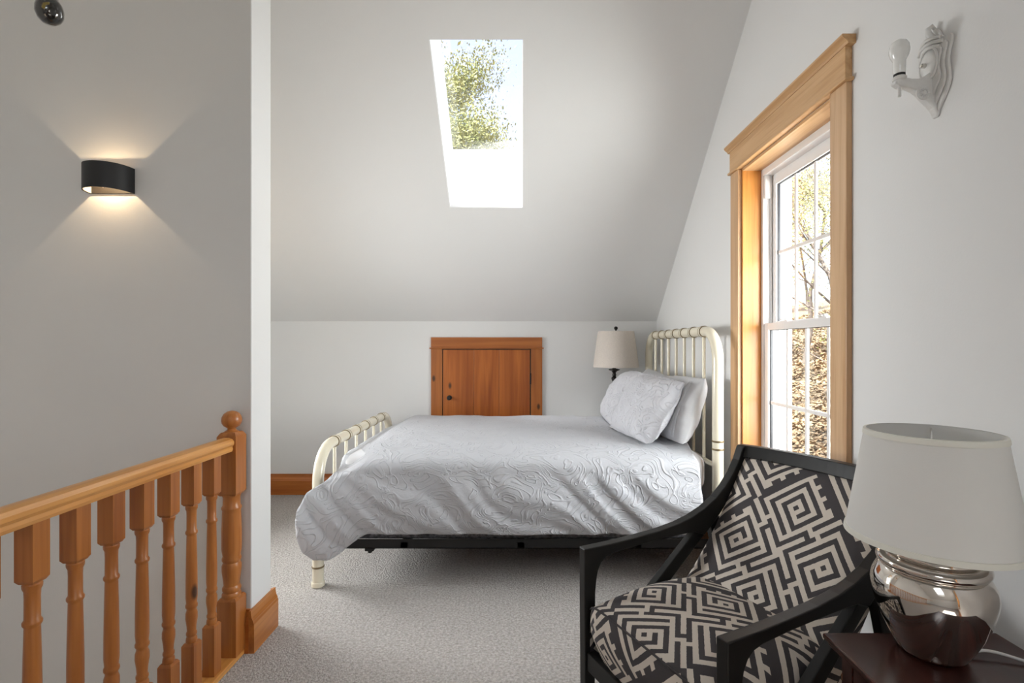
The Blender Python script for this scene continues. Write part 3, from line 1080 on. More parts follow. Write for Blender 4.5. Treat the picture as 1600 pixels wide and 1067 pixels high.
# pillows ------------------------------------------------------------
def pillow(name, mat, center, w, h, th, tilt, yaw, label, flange=0.0, seed=0, roll=0.0, hem=False, group=None):
    """w: along bed width, h: height when standing, th: half thickness. local x = thickness normal"""
    n = 40

    def half(sgn):
        def fn(u, v):
            a, b = 2 * u - 1, 2 * v - 1
            ca = a * (1 - .03 * (1 - b * b) * abs(a) ** 3 - .055 * a * a * b * b)
            cb = b * (1 - .03 * (1 - a * a) * abs(b) ** 3 - .055 * a * a * b * b)
            fa = 1 - max(0, abs(a) - (1 - flange)) / max(flange, 1e-6) if flange and abs(a) > 1 - flange else 1
            k = max(0, (1 - abs(a) ** 2.6)) * max(0, (1 - abs(b) ** 2.6))
            if flange:
                aa, bb_ = min(1, abs(a) / (1 - flange)), min(1, abs(b) / (1 - flange))
                k = max(0, 1 - aa ** 2.6) * max(0, 1 - bb_ ** 2.6)
            t = th * k ** .55 + .004
            t += .010 * nz(a * 3 + seed, b * 3, sgn) * min(1, k * 4) + .005 * nz(a * 8 + seed, b * 8, sgn) * min(1, k * 6)
            e_ = .012 * nz(a * 2.3 + seed, b * 2.3, 5) * (1 - min(1, k * 3))
            return (sgn * t + e_, ca * w / 2, cb * h / 2, ca * w / 2, cb * h / 2 + sgn * 2)
        return fn
    m = MB(); uvs = []
    for sgn in (-1, 1):
        f = half(sgn)
        base = len(m.v)
        for i in range(n + 1):
            for j in range(n + 1):
                p_ = f(i / n, j / n)
                m.v.append(p_[:3]); uvs.append(p_[3:5])
        for i in range(n):
            for j in range(n):
                a = base + i * (n + 1) + j
                q_ = (a, a + 1, a + n + 2, a + n + 1)
                m.f.append(q_ if sgn < 0 else tuple(reversed(q_)))
    # rim
    def idx(s, i, j):
        return (0 if s < 0 else (n + 1) ** 2) + i * (n + 1) + j
    rim = [(i, 0) for i in range(n)] + [(n, j) for j in range(n)] + [(i, n) for i in range(n, 0, -1)] + [(0, j) for j in range(n, 0, -1)]
    for k in range(len(rim)):
        a, b = rim[k], rim[(k + 1) % len(rim)]
        m.f.append((idx(-1, *a), idx(-1, *b), idx(1, *b), idx(1, *a)))
    o = m.build(name, mat, smooth=180)
    ul = o.data.uv_layers.new(name='UVMap')
    for lp in o.data.loops:
        ul.data[lp.index].uv = uvs[lp.vertex_index]
    o.location = center
    mt = Matrix.Rotation(yaw, 4, 'Z') @ Matrix.Rotation(tilt, 4, 'Y') @ Matrix.Rotation(roll, 4, 'X')
    o.rotation_euler = mt.to_euler()
    # the pillow's weight flattens its foot on the quilt
    inv = mt.to_3x3().inverted()
    for v_ in o.data.vertices:
        q_ = mt.to_3x3() @ v_.co
        zf = .698 - center[2]
        if q_.z < zf + .03:
            d_ = zf + .03 - q_.z
            q_.z = zf + .03 - .03 * (1 - math.exp(-d_ / .03))
            v_.co = inv @ q_
    return tag(o, label, 'pillow', group)


G = 'pillows at the head of the bed'
p1 = pillow('pillow', M['linen'], (.885, 2.965, .858), .60, .40, .085, R(20), R(4), 'plain white pillow leaning on the headboard, nearest the window', 0, 1.3, R(-2), group=G)
p2 = pillow('pillow', M['linen'], (.885, 3.60, .858), .60, .40, .085, R(20), R(-3), 'plain white pillow leaning on the headboard, nearest the bedside lamp', 0, 4.1, R(2), group=G)
p3 = pillow('pillow_sham', M['sham'], (.715, 2.985, .858), .60, .43, .09, R(30), R(12), 'corded white sham pillow propped in front, nearest the window', .07, 7.7, R(3), group=G)
p4 = pillow('pillow_sham', M['sham'], (.70, 3.60, .858), .60, .43, .09, R(30), R(-4), 'corded white sham pillow propped in front, nearest the bedside lamp', .07, 9.2, R(-2), group=G)
# stitched hem lines near the open end of the near white pillow
for k, a in enumerate((-.235, -.225, -.215)):
    pts = []
    for b in np.linspace(-.8, .8, 15):
        aa = a / .30
        kk = max(0, (1 - abs(aa) ** 2.6)) * max(0, (1 - abs(b) ** 2.6))
        pts.append((-(.085 * kk ** .55 + .008), a, b * .2))
    MB().tube(pts, .0012, 6).build('hem_stitch', M['linen'], p1, world=False)

# ------------------------------------------------------------------ bedside stand and lamp behind the bed
ns = empty('bedside_stand', (.68, 4.085, 0), 'narrow white bedside stand tucked between bed and low wall', 'nightstand')
bx(.40, 3.992, .545, .94, 4.18, .57).build('top', M['shaft'], ns, bevel=.004)  # top made white and widened to bounce sun up the wall
for x in (.415, .90):
    for y in (4.02, 4.15):
        bx(x, y, 0, x + .022, y + .02, .545).build('leg', M['shaft'], ns)
bx(.42, 4.02, .47, .92, 4.17, .545).build('apron', M['shaft'], ns)
LX, LY, LZ = .745, 4.09, .57
LYC = 4.017
bl = empty('bedside_lamp', (LX, LY, LZ), 'small lamp with beige linen shade and dark bronze column beside the headboard', 'lamp')
prof = [(.062, 0), (.064, .008), (.058, .018), (.040, .03), (.020, .045), (.014, .07), (.018, .09), (.030, .12), (.034, .16), (.028, .20), (.016, .24), (.012, .27), (.020, .285), (.020, .292), (.010, .30),
        (.010, .33), (.005, .34), (.008, .352), (.021, .380), (.023, .392), (.013, .404), (.017, .418), (.012, .432), (.022, .446), (.044, .455), (.044, .462), (.014, .468), (.010, .52)]
MB().lathe(prof, (LX, LY, LZ), 24).build('column', M['bronze'], bl, smooth=50)
c_ = (LX, LY - .073 + .0, 0)
shc = (LX, 4.02, 0)


def shade(r0, r1, z0, z1, c, name, mat, par, n=48, th=.003, mat_in=None):
    m = MB()
    m.lathe([(r0, z0), (r1, z1), (r1 - th, z1), (r0 - th, z0), (r0, z0)], c, n, close=False)
    return m.build(name, mat, par, smooth=50)


bl.location = (LX, LY, LZ)
s_ = shade(.178, .140, 1.052, 1.332, (LX, LY - .073, 0), 'lamp_shade', M['linenshade'], bl)
MB().tube([(LX, LY, 1.05), (LX, LY - .02, 1.12), (LX, LY - .073, 1.18), (LX, LY - .073, 1.34)], .005, 8).build('harp_rod', M['bronze'], bl, smooth=60)
for a in range(3):
    an = a * 2 * PI / 3 + .4
    MB().tube([(LX, LY - .073, 1.325), (LX + .137 * math.cos(an), LY - .073 + .137 * math.sin(an), 1.328)], .0025, 6).build('spider_arm', M['bronze'], bl)
MB().lathe([(.004, 1.33), (.006, 1.338), (.005, 1.343), (.0125, 1.348), (.015, 1.357), (.0125, 1.366), (.003, 1.371)], (LX, LY - .073, 0), 16).build('finial', M['bronze'], bl, smooth=60)


# ------------------------------------------------------------------ armchair
A0 = Vector((0.18316, 1.61022)); B0 = Vector((0.43761, 1.08387))
CW = (B0 - A0).length
wdir = (B0 - A0).normalized()
ang = math.atan2(wdir.x, -wdir.y)               # local +x (towards the chair's back)
fc = (A0 + B0) / 2
ch = empty('armchair', (fc.x, fc.y, 0), 'armchair with ebony open frame and black and cream Greek-key upholstery', 'armchair', rz=ang)
HW = CW / 2
TH = .032
arm_top = [(0, .590), (.10, .591), (.19, .594), (.30, .601), (.38, .612), (.44, .626), (.50, .648), (.555, .678), (.60, .714), (.64, .758), (.668, .802), (.690, .850)]
arm_bot = [(.722, .838), (.695, .775), (.665, .722), (.635, .685), (.60, .648), (.565, .612), (.530, .580), (.50, .556)]
arm_bot2 = [(.455, .572), (.40, .573), (.30, .571), (.20, .567), (.11, .560), (.082, .553), (.062, .538), (.050, .515), (.044, .485), (.040, .45), (.038, 0), (0.004, 0), (0, .45)]
brace = [(.50, .556), (.13, .245), (.075, .245), (.075, .262), (.455, .572)]
for s, nm in ((1, 'far'), (-1, 'near')):
    y0, y1 = s * HW, s * (HW - TH)
    MB().prism([(p[0], p[1]) for p in arm_top + arm_bot + arm_bot2], 'Y', y0, y1).build('side_frame', M['ebony'], ch, world=False, bevel=.003)
    yb0, yb1 = s * (HW - .003), s * (HW - TH + .002)
    MB().prism(brace, 'Y', yb0, yb1).build('brace', M['ebony'], ch, world=False, bevel=.003)
    MB().prism([(.530, .580), (.565, .612), (.60, .60), (.64, .40), (.70, .20), (.765, 0), (.728, 0), (.66, .19), (.59, .37)], 'Y', yb0, yb1).build('rear_leg', M['ebony'], ch, world=False, bevel=.003)
    # lower side rail
    MB().prism([(.03, .225), (.03, .275), (.63, .275), (.645, .225)], 'Y', s * (HW - .006), s * (HW - TH + .004)).build('seat_rail', M['ebony'], ch, world=False, bevel=.002)
bx(.008, -HW + TH, .215, .035, HW - TH, .27).build('front_rail', M['ebony'], ch, world=False, bevel=.002)
# bowed top rail
BOW = .045
m = MB()
nseg = 20
rp = [(-.012, -.040), (.020, -.046), (.034, .002), (.002, .002)]
vs_, fs = [], []
for i in range(nseg + 1):
    t = -1 + 2 * i / nseg
    y = t * (HW - .001)
    off = BOW * (1 - t * t)
    for (dx, dz) in rp:
        vs_.append((.690 + dx + off, y, .850 + dz))
for i in range(nseg):
    for k in range(4):
        k2 = (k + 1) % 4
        fs.append((i * 4 + k2, i * 4 + k, (i + 1) * 4 + k, (i + 1) * 4 + k2))
fs.append((0, 1, 2, 3)); fs.append((nseg * 4 + 3, nseg * 4 + 2, nseg * 4 + 1, nseg * 4))
m.add(vs_, fs)
m.build('top_rail', M['ebony'], ch, world=False, bevel=.003)
TILE = .41
KU = 1 / TILE
# back cushion: reclined slab, bowed across, following the frame
bx0, bz0, bx1, bz1 = .335, .36, .688, .822
blen = math.hypot(bx1 - bx0, bz1 - bz0)
bn = Vector((-(bz1 - bz0), 0, bx1 - bx0)).normalized()      # faces forward and up
BWID = HW - TH - .002


def backf(u, v, front=True):
    """u up the back, v across"""
    t = 2 * v - 1
    off = BOW * (1 - t * t) * sm(0, 1, u) + .0
    puff = .030 * (max(0, 1 - abs(t) ** 6)) * (max(0, 1 - abs(2 * u - 1) ** 8))
    bl_ = 0.02 * math.sin(PI * u)
    if not front:
        puff = -.045 + 0 * puff
    x = bx0 + (bx1 - bx0) * u + off + bn.x * (puff + .0 - .012) + bl_ * .0
    z = bz0 + (bz1 - bz0) * u + bn.z * (puff - .012) - .018 * math.sin(PI * u)
    x += .014 * math.sin(PI * u)
    return (x, t * BWID, z, t * BWID, u * blen)


o = uv_grid(48, 40, lambda u, v: backf(u, v, True), 'back_cushion', M['key'], ch, uvs=KU, uvrot=R(45))
# closed body behind the face
fr_v = MB()
nu_, nv_ = 24, 20
for f_ in (True, False):
    for i in range(nu_ + 1):
        for j in range(nv_ + 1):
            fr_v.v.append(backf(i / nu_, j / nv_, f_)[:3])
S = (nu_ + 1) * (nv_ + 1)


def ii(f_, i, j):
    return (0 if f_ else S) + i * (nv_ + 1) + j


for i in range(nu_):
    for j in range(nv_):
        fr_v.f.append((ii(False, i, j), ii(False, i, j + 1), ii(False, i + 1, j + 1), ii(False, i + 1, j)))
for i in range(nu_):
    fr_v.f.append((ii(True, i, 0), ii(True, i + 1, 0), ii(False, i + 1, 0), ii(False, i, 0)))
    fr_v.f.append((ii(True, i, nv_), ii(False, i, nv_), ii(False, i + 1, nv_), ii(True, i + 1, nv_)))
for j in range(nv_):
    fr_v.f.append((ii(True, 0, j), ii(False, 0, j), ii(False, 0, j + 1), ii(True, 0, j + 1)))
    fr_v.f.append((ii(True, nu_, j), ii(True, nu_, j + 1), ii(False, nu_, j + 1), ii(False, nu_, j)))
ob = fr_v.build('outer_back', M['key'], ch, world=False, smooth=40)
ul = ob.data.uv_layers.new(name='UVMap')
for lp in ob.data.loops:
    p_ = ob.data.vertices[lp.vertex_index].co
    a_, b_ = (p_.y + p_.x * .7) * KU, p_.z * KU * 1.3
    ul.data[lp.index].uv = ((a_ - b_) * .7071, (a_ + b_) * .7071)
# nail heads along the top of the back
nh = MB().sphere((0, 0, 0), .0042, 8, 5)
nh_me = None
for k in range(13):
    t = -1 + 2 * (k + .5) / 13
    if nh_me is None:
        o = nh.build('nail_head', M['bronze'], ch, world=False, smooth=180)
        nh_me = o.data
    else:
        o = bpy.data.objects.new('nail_head', nh_me)
        COL.objects.link(o); o.parent = ch
    q_ = backf(.985, (t + 1) / 2)
    o.location = (q_[0] - .003, q_[1], q_[2] + .002)

# seat cushion: crowned top, rolled front that hangs in front of the rail
SW = HW - TH - .003


def seatf(u, v):
    """u: from back (0) along the top and down the front (1); v across"""
    t = 2 * v - 1
    TOPL, FR = .46, .20
    s = u * (TOPL + FR)
    side = max(0, 1 - abs(t) ** 5)
    if s < TOPL:
        k = s / TOPL
        x = .44 - k * .42
        z = .395 + .085 * side ** .6 * (math.sin(PI * (.22 + .62 * k)) ** .8)
        if k > .82:
            z -= .0 * k
        x -= .02 * side * k
    else:
        k = (s - TOPL) / FR
        a = k
        zt = .395 + .085 * side ** .6 * (math.sin(PI * .84) ** .8)
        x = .02 - .02 * side - .022 * math.sin(min(1, k * 2.0) * PI / 2) * (.35 + .65 * side) + .045 * k * k
        z = zt - .012 * min(1, k * 5) - (zt - .012 - .262) * k
    return (x, t * (SW + .0), z, t * SW, s)


so_ = uv_grid(64, 40, seatf, 'seat_cushion', M['key'], ch, uvs=KU, uvrot=R(45))
# sides of the seat
sd = MB(); suv = []
for sgn in (0, 1):
    sd = MB(); suv = []
    base = 0
    n_ = 40
    for i in range(n_ + 1):
        p_ = seatf(i / n_, sgn)
        sd.v.append(p_[:3]); suv.append((p_[0], p_[2]))
        sd.v.append((p_[0], p_[1], min(.262, p_[2]))); suv.append((p_[0], .262))
    for i in range(n_):
        a = base + 2 * i
        f_ = (a, a + 1, a + 3, a + 2)
        sd.f.append(f_ if sgn else tuple(reversed(f_)))
    so2 = sd.build('seat_side', M['key'], ch, world=False, smooth=40)
    ul = so2.data.uv_layers.new(name='UVMap')
    for lp in so2.data.loops:
        a_, b_ = suv[lp.vertex_index]
        a_, b_ = a_ * KU, b_ * KU
        ul.data[lp.index].uv = ((a_ - b_) * .7071, (a_ + b_) * .7071)
bx(.04, -SW, .255, .60, SW, .262).build('seat_deck', M['ebony'], ch, world=False)
# welt along the front edge of the seat
MB().tube([(seatf(.70, v)[0] - .002, seatf(.70, v)[1], seatf(.70, v)[2] + .001) for v in np.linspace(0.01, .99, 30)], .003, 8).build('welt', M['key'], ch, world=False, smooth=180)

# ------------------------------------------------------------------ side table with the silver lamp
TX0, TX1, TY0, TY1, TZ = .688, 1.085, .74, 1.17, .565
tb = empty('side_table', ((TX0 + TX1) / 2, (TY0 + TY1) / 2, 0), 'dark mahogany side table with moulded edge holding the silver lamp', 'side table')
bx(TX0, TY0, TZ - .012, TX1, TY1, TZ).build('table_top', M['mahog'], tb, bevel=.004, seg=3)
bx(TX0 + .008, TY0 + .008, TZ - .024, TX1 - .008, TY1 - .008, TZ - .012).build('edge_moulding', M['mahog'], tb, bevel=.004, seg=3)
bx(TX0 + .03, TY0 + .03, TZ - .10, TX1 - .03, TY1 - .03, TZ - .024).build('apron', M['mahog'], tb, bevel=.002)
for x in (TX0 + .028, TX1 - .062):
    for y in (TY0 + .028, TY1 - .062):
        sq_ring([(.011, 0), (.017, TZ - .10), (.017, TZ - .024)], (x + .017, y + .017)).build('leg', M['mahog'], tb)

PX, PY = .878, 1.095
tl = empty('table_lamp', (PX, PY, TZ), 'large table lamp with round mirrored silver base and ivory drum shade', 'lamp')
body = [(.050, 0), (.058, .002), (.064, .010), (.076, .034), (.090, .064), (.101, .094), (.108, .122), (.1095, .142), (.106, .160), (.098, .176), (.093, .183)]
MB().lathe([(r, TZ + z) for r, z in body], (PX, PY, 0), 64).build('lamp_base', M['chrome'], tl, smooth=60)


def torus_prof(rc, zc, r, n=10):
    return [(rc + r * math.cos(-PI / 2 + PI * k / n), zc + r * math.sin(-PI / 2 + PI * k / n)) for k in range(n + 1)]


MB().lathe([(.08, TZ + .176)] + torus_prof(.088, TZ + .193, .0115) + [(.07, TZ + .206)], (PX, PY, 0), 64).build('base_ring', M['chrome'], tl, smooth=180)
MB().lathe([(.06, TZ + .200)] + torus_prof(.074, TZ + .213, .0095) + [(.05, TZ + .225), (.022, TZ + .232), (.012, TZ + .245), (.012, TZ + .28)], (PX, PY, 0), 64).build('neck_ring', M['chrome'], tl, smooth=60)
SZ0, SZ1, SR0, SR1 = .808, 1.036, .1575, .120
shade(SR0, SR1, SZ0, SZ1, (PX, PY, 0), 'lamp_shade', M['shade'], tl, 96)
for (rr_, zz, hh) in ((SR0, SZ0, .011), (SR1, SZ1 - .011, .011)):
    k = (SR1 - SR0) / (SZ1 - SZ0)
    ra, rb_ = SR0 + (zz - SZ0) * k, SR0 + (zz + hh - SZ0) * k
    MB().lathe([(ra - .001, zz - .0008), (ra + .0022, zz), (ra + .0018, zz + hh * .5), (rb_ + .0022, zz + hh), (rb_ - .004, zz + hh + .0008)], (PX, PY, 0), 96, close=False).build('trim_band', M['shadein'], tl, smooth=40)
MB().lathe([(.014, TZ + .28), (.016, TZ + .285), (.016, TZ + .33), (.010, TZ + .335)], (PX, PY, 0), 20).build('socket', M['brass'], tl, smooth=40)
MB().lathe([(.013, TZ + .335), (.016, TZ + .35), (.028, TZ + .38), (.030, TZ + .40), (.024, TZ + .42), (.010, TZ + .43), (.001, TZ + .431)], (PX, PY, 0), 24).build('light_bulb', M['bulb'], tl, smooth=80)
hp_ = [(PX - .02, PY, TZ + .30), (PX - .055, PY, TZ + .34), (PX - .06, PY, TZ + .40), (PX - .03, PY, TZ + .445), (PX, PY, TZ + .452), (PX + .03, PY, TZ + .445), (PX + .06, PY, TZ + .40), (PX + .055, PY, TZ + .34), (PX + .02, PY, TZ + .30)]
MB().tube(hp_, .002, 8).build('harp', M['brass'], tl, smooth=80)
for a in range(3):
    an = a * 2 * PI / 3 + .9
    MB().tube([(PX, PY, TZ + .453), (PX + (SR1 - .003) * math.cos(an), PY + (SR1 - .003) * math.sin(an), SZ1 - .008)], .0018, 6).build('spider_arm', M['brass'], tl)
cp = []
for k in range(24):
    t = k / 23
    cp.append((PX + .058 + .15 * t, PY - .02 - .03 * t + .012 * math.sin(t * 5), TZ + .006 + .010 * math.sin(PI * min(1, t * 1.4)) * (1 - t)))
cp += [(TX1 + .006, PY - .055, TZ - .01), (TX1 + .008, PY - .06, TZ - .2), (TX1 + .008, PY - .06, .25)]
MB().tube(cp, .0032, 8).build('power_cord', M['cord'], tl, smooth=80)

# ------------------------------------------------------------------ white ornate sconce on the right wall
SY, SZc = 1.372, 1.945
sc_ = empty('wall_sconce', (XR, SY, 1.83), 'ornate white painted iron sconce with a bare round bulb on the gable wall', 'wall lamp')
half = [(.006, -.115), (.010, -.112), (.012, -.100), (.018, -.092), (.034, -.070), (.046, -.050), (.052, -.032), (.050, -.012), (.046, .005), (.045, .022), (.050, .045), (.056, .060), (.058, .075), (.050, .084), (.036, .083), (.024, .092), (.018, .105), (.012, .116), (.005, .121)]
out_ = half + [(-a, b) for a, b in reversed(half)]


def plate(scale, x_a, x_b, dz=0):
    return MB().prism([(SY + a * scale, SZc + dz + b * scale) for a, b in out_], 'X', XR - x_a, XR - x_b)


plate(1.0, 0.0, .008).build('back_plate', M['whiteiron'], sc_, bevel=.0035, seg=3)
plate(.84, .008, .015).build('raised_scroll', M['whiteiron'], sc_, bevel=.004, seg=3)
plate(.66, .015, .021, .003).build('inner_scroll', M['whiteiron'], sc_, bevel=.003, seg=3)
# oval medallion with rim and nickel screw
ov = MB()
pts = [(XR - .024, SY + .030 * math.cos(a), SZc + .028 + .043 * math.sin(a)) for a in np.linspace(0, 2 * PI, 33)[:-1]]
ov.tube(pts, .0035, 8, closed=True)
ov.build('oval_rim', M['whiteiron'], sc_, smooth=80)
me_ = MB().lathe([(.028, 0), (.026, .006), (.014, .012), (.001, .014)], (0, 0, 0), 28, 'X')
me_.v = [(XR - .019 - x, SY + y, SZc + .028 + z * 1.42) for x, y, z in me_.v]
me_.f = [tuple(reversed(f)) for f in me_.f]
me_.build('medallion', M['whiteiron'], sc_, smooth=50)
k_ = MB().lathe([(.005, 0), (.006, .002), (.006, .012), (.003, .015)], (0, 0, 0), 14, 'X')
k_.v = [(XR - .03 - x, SY + y, SZc + .024 + z) for x, y, z in k_.v]
k_.f = [tuple(reversed(f)) for f in k_.f]
k_.build('switch_knob', M['brass'], sc_, smooth=40)
# finial scroll at the top
MB().tube([(XR - .010, SY, SZc + .095), (XR - .022, SY, SZc + .108), (XR - .024, SY, SZc + .122), (XR - .014, SY, SZc + .130), (XR - .006, SY, SZc + .122)], [.009, .008, .007, .006, .004], 10).build('finial_scroll', M['whiteiron'], sc_, smooth=80)
for zz, ww in ((.082, .034), (.070, .040), (.060, .030)):
    MB().tube([(XR - .018, SY - ww, SZc + zz), (XR - .026, SY - ww * .5, SZc + zz + .007), (XR - .029, SY, SZc + zz + .009), (XR - .026, SY + ww * .5, SZc + zz + .007), (XR - .018, SY + ww, SZc + zz)], .005, 8).build('scroll_band', M['whiteiron'], sc_, smooth=80)
# arm: deep bracket sweeping out to the candle cup
arm = [(XR - .006, SZc - .112), (XR - .016, SZc - .090), (XR - .036, SZc - .072), (XR - .052, SZc - .055), (XR - .066, SZc - .044), (XR - .086, SZc - .036), (XR - .106, SZc - .034), (XR - .118, SZc - .026), (XR - .118, SZc - .019), (XR - .108, SZc - .012),
       (XR - .092, SZc - .010), (XR - .074, SZc - .014), (XR - .056, SZc - .014), (XR - .038, SZc - .006), (XR - .022, SZc + .006), (XR - .012, SZc + .008)]
MB().prism(arm, 'Y', SY - .011, SY + .011).build('arm', M['whiteiron'], sc_, bevel=.005, seg=3)
ros = MB().lathe([(.018, 0), (.0185, .004), (.014, .007), (.007, .005), (.005, .009), (.001, .010)], (0, 0, 0), 22, 'Y')
ros.v = [(XR - .048 + x, SY - .011 - y, SZc - .056 + z) for x, y, z in ros.v]
ros.f = [tuple(reversed(f)) for f in ros.f]
ro = ros.build('rosette', M['whiteiron'], sc_, smooth=40)
for k in range(12):
    a = 2 * PI * k / 12
    MB().tube([(XR - .048 + .008 * math.cos(a), SY - .0185, SZc - .056 + .008 * math.sin(a)), (XR - .048 + .0165 * math.cos(a), SY - .0165, SZc - .056 + .0165 * math.sin(a))], .0016, 6).build('petal', M['whiteiron'], ro)
BXc = XR - .101
MB().lathe([(.010, SZc - .018), (.016, SZc - .014), (.017, SZc - .008), (.013, SZc - .004)], (BXc, SY, 0), 20).build('candle_cup', M['whiteiron'], sc_, smooth=40)
MB().lathe([(.0135, SZc - .006), (.0135, SZc + .002), (.012, SZc + .004)], (BXc, SY, 0), 20).build('socket', M['blackmetal'], sc_, smooth=40)
MB().lathe([(.0135, SZc + .002), (.0145, SZc + .008), (.0152, SZc + .038), (.0178, SZc + .044), (.0215, SZc + .051), (.0236, SZc + .060), (.0240, SZc + .068), (.0225, SZc + .078), (.0175, SZc + .087), (.009, SZc + .0925), (.001, SZc + .0935)], (BXc, SY, 0), 28).build('light_bulb', M['bulb'], sc_, smooth=80)
MB().lathe([(.004, SZc - .058), (.0045, SZc - .056), (.004, SZc - .034)], (BXc, SY, 0), 12).build('threaded_stem', M['whiteiron'], sc_, smooth=40)

# ------------------------------------------------------------------ black up-down sconce on the partition
UX, UY, UZ0, UZ1 = -1.632, 2.05, 1.826, 1.926
us = empty('updown_sconce', (UX, UY, UZ0), 'black curved wall sconce throwing warm light up and down the partition wall', 'wall lamp')
RW, RD = .088, .098


def shell(r_scale, z0, z1, n=28):
    return [(UX - RW * r_scale * math.cos(PI * k / n), UY - .004 - RD * r_scale * math.sin(PI * k / n) ** .85) for k in range(n + 1)]


o_ = shell(1.0, 0, 0); i_ = shell(.955, 0, 0)
m = MB()
n = len(o_)
vs_, fs = [], []
for k in range(n):
    # slanted cut: lower edge rises towards the wall on the inner side
    vs_ += [(*o_[k], UZ0), (*o_[k], UZ1), (*i_[k], UZ1), (*i_[k], UZ0)]
for k in range(n - 1):
    a, b = 4 * k, 4 * k + 4
    fs += [(a, a + 1, b + 1, b)[::-1], (a + 1, a + 2, b + 2, b + 1)[::-1], (a + 2, a + 3, b + 3, b + 2)[::-1], (a + 3, a, b, b + 3)[::-1]]
fs += [(0, 1, 2, 3), (4 * (n - 1) + 3, 4 * (n - 1) + 2, 4 * (n - 1) + 1, 4 * (n - 1))]
m.add(vs_, fs)
m.build('shade_shell', M['blackpaint'], us, smooth=40)
m = MB()
i2 = shell(.945, 0, 0)
vs_, fs = [], []
for k in range(n):
    vs_ += [(*i2[k], UZ0 + .002), (*i2[k], UZ1 - .002)]
for k in range(n - 1):
    fs.append((2 * k, 2 * k + 1, 2 * k + 3, 2 * k + 2))
m.add(vs_, fs)
m.build('lining', M['sconcein'], us, smooth=60)
bx(UX - RW * .98, UY - .006, UZ0 + .002, UX + RW * .98, UY, UZ1).build('back_plate', M['blackpaint'], us)
bx(UX - RW * .95, UY - .019, UZ1 - .006, UX + RW * .95, UY - .006, UZ1 - .001).build('light_baffle', M['blackpaint'], us)
for s, zz in ((1, UZ1 - .076), (-1, UZ0 + .076)):
    bx(UX - .006, UY - .055, zz - s * .008 - .002, UX + .006, UY - .045, zz - s * .008 + .002).build('led_strip', emit_mat('warm_led', (1.0, 0.72, 0.42), 9), us)
    d = bpy.data.lights.new('sconce_light', 'SPOT')
    d.energy = 2.8
    d.color = (1.0, 0.74, 0.45)
    d.spot_size = R(160)
    d.spot_blend = .6
    d.shadow_soft_size = .004
    lo = bpy.data.objects.new('sconce_light', d)
    COL.objects.link(lo)
    lo.parent = us
    lo.location = (0, -.05, zz - UZ0)
    lo.rotation_euler = (PI if s > 0 else 0, 0, 0)

# ------------------------------------------------------------------ pendant over the stairwell (only its tip shows at the top edge)
HX, HY, HZ = -1.382, 1.5, 2.197
pd = empty('pendant_light', (HX, HY, HZ - .04), 'small smoked glass pendant bulb hanging above the stairwell', 'pendant lamp')
smk = glass_mat('smoked_glass', (0.20, 0.19, 0.185), 3.0)
MB().lathe([(.002, -.036), (.014, -.034), (.026, -.024), (.033, -.010), (.034, .006), (.031, .022), (.024, .034), (.018, .042)], (HX, HY, HZ), 28, close=False).build('glass_globe', smk, pd, smooth=80)
MB().lathe([(.003, -.022), (.010, -.014), (.014, 0), (.013, .012), (.010, .022)], (HX + .006, HY, HZ), 14).build('lamp_bulb', plain('dark_bulb', (.05, .035, .025), .2, .4), pd, smooth=60)
MB().tube([(HX - .012, HY - .006, HZ + .008), (HX - .004, HY - .010, HZ + .017), (HX + .010, HY - .010, HZ + .018)], .0045, 8).build('filament', emit_mat('amber_filament', (.85, .62, .08), .55), pd, smooth=60)
MB().lathe([(.017, .038), (.020, .044), (.020, .09), (.012, .10), (.006, .11)], (HX, HY, HZ), 18).build('socket', M['bronze'], pd, smooth=40)
MB().tube([(HX, HY, HZ + .10), (HX, HY, ZC - .02)], .003, 8).build('cord', M['blackmetal'], pd)
MB().lathe([(.055, ZC - .025), (.055, ZC - .004), (.05, ZC)], (HX, HY, 0), 24).build('canopy', M['bronze'], pd, smooth=40)


# ------------------------------------------------------------------ outside: hillside and trees
def leaf_mat(name, c1, c2):
    m, nt, p = new_mat(name)
    oi = nt.nodes.new('ShaderNodeTexCoord')
    n_ = nt.nodes.new('ShaderNodeTexNoise')
    n_.inputs['Scale'].default_value = 1.7
    n_.inputs['Detail'].default_value = 4
    nt.links.new(oi.outputs['Object'], n_.inputs['Vector'])
    r = nt.nodes.new('ShaderNodeValToRGB')
    r.color_ramp.elements[0].position = .35
    r.color_ramp.elements[1].position = .65
    r.color_ramp.elements[0].color = (*c1, 1)
    r.color_ramp.elements[1].color = (*c2, 1)
    nt.links.new(n_.outputs['Fac'], r.inputs[0])
    nt.links.new(r.outputs[0], p.inputs['Base Color'])
    p.inputs['Roughness'].default_value = .7
    return m


M['ground'] = leaf_mat('leaf_litter', (.15, .105, .068), (.19, .15, .09))
nt = M['ground'].node_tree
for n_ in nt.nodes:
    if n_.type == 'TEX_NOISE':
        n_.inputs['Scale'].default_value = 3.2
        n_.inputs['Detail'].default_value = 14
        n_.inputs['Roughness'].default_value = .78
M['bark'] = plain('grey_bark', (.15, .12, .10), .9, nscale=8, nvar=.4)
M['lf_green'] = leaf_mat('yellow_green_leaf', (.18, .20, .05), (.32, .30, .10))
M['lf_gold'] = leaf_mat('golden_leaf', (.24, .16, .06), (.20, .19, .075))

gx = np.linspace(1.6, 46, 46); gy = np.linspace(-22, 46, 60)
g = MB()


def gz(x, y):
    s = (x - 2.6) + .10 * (y - 4)
    return -2.7 + .34 * max(0, s) - .0045 * max(0, s - 8) ** 2 * (1 if s < 30 else 1) + .25 * nz(x * .3, y * .3)


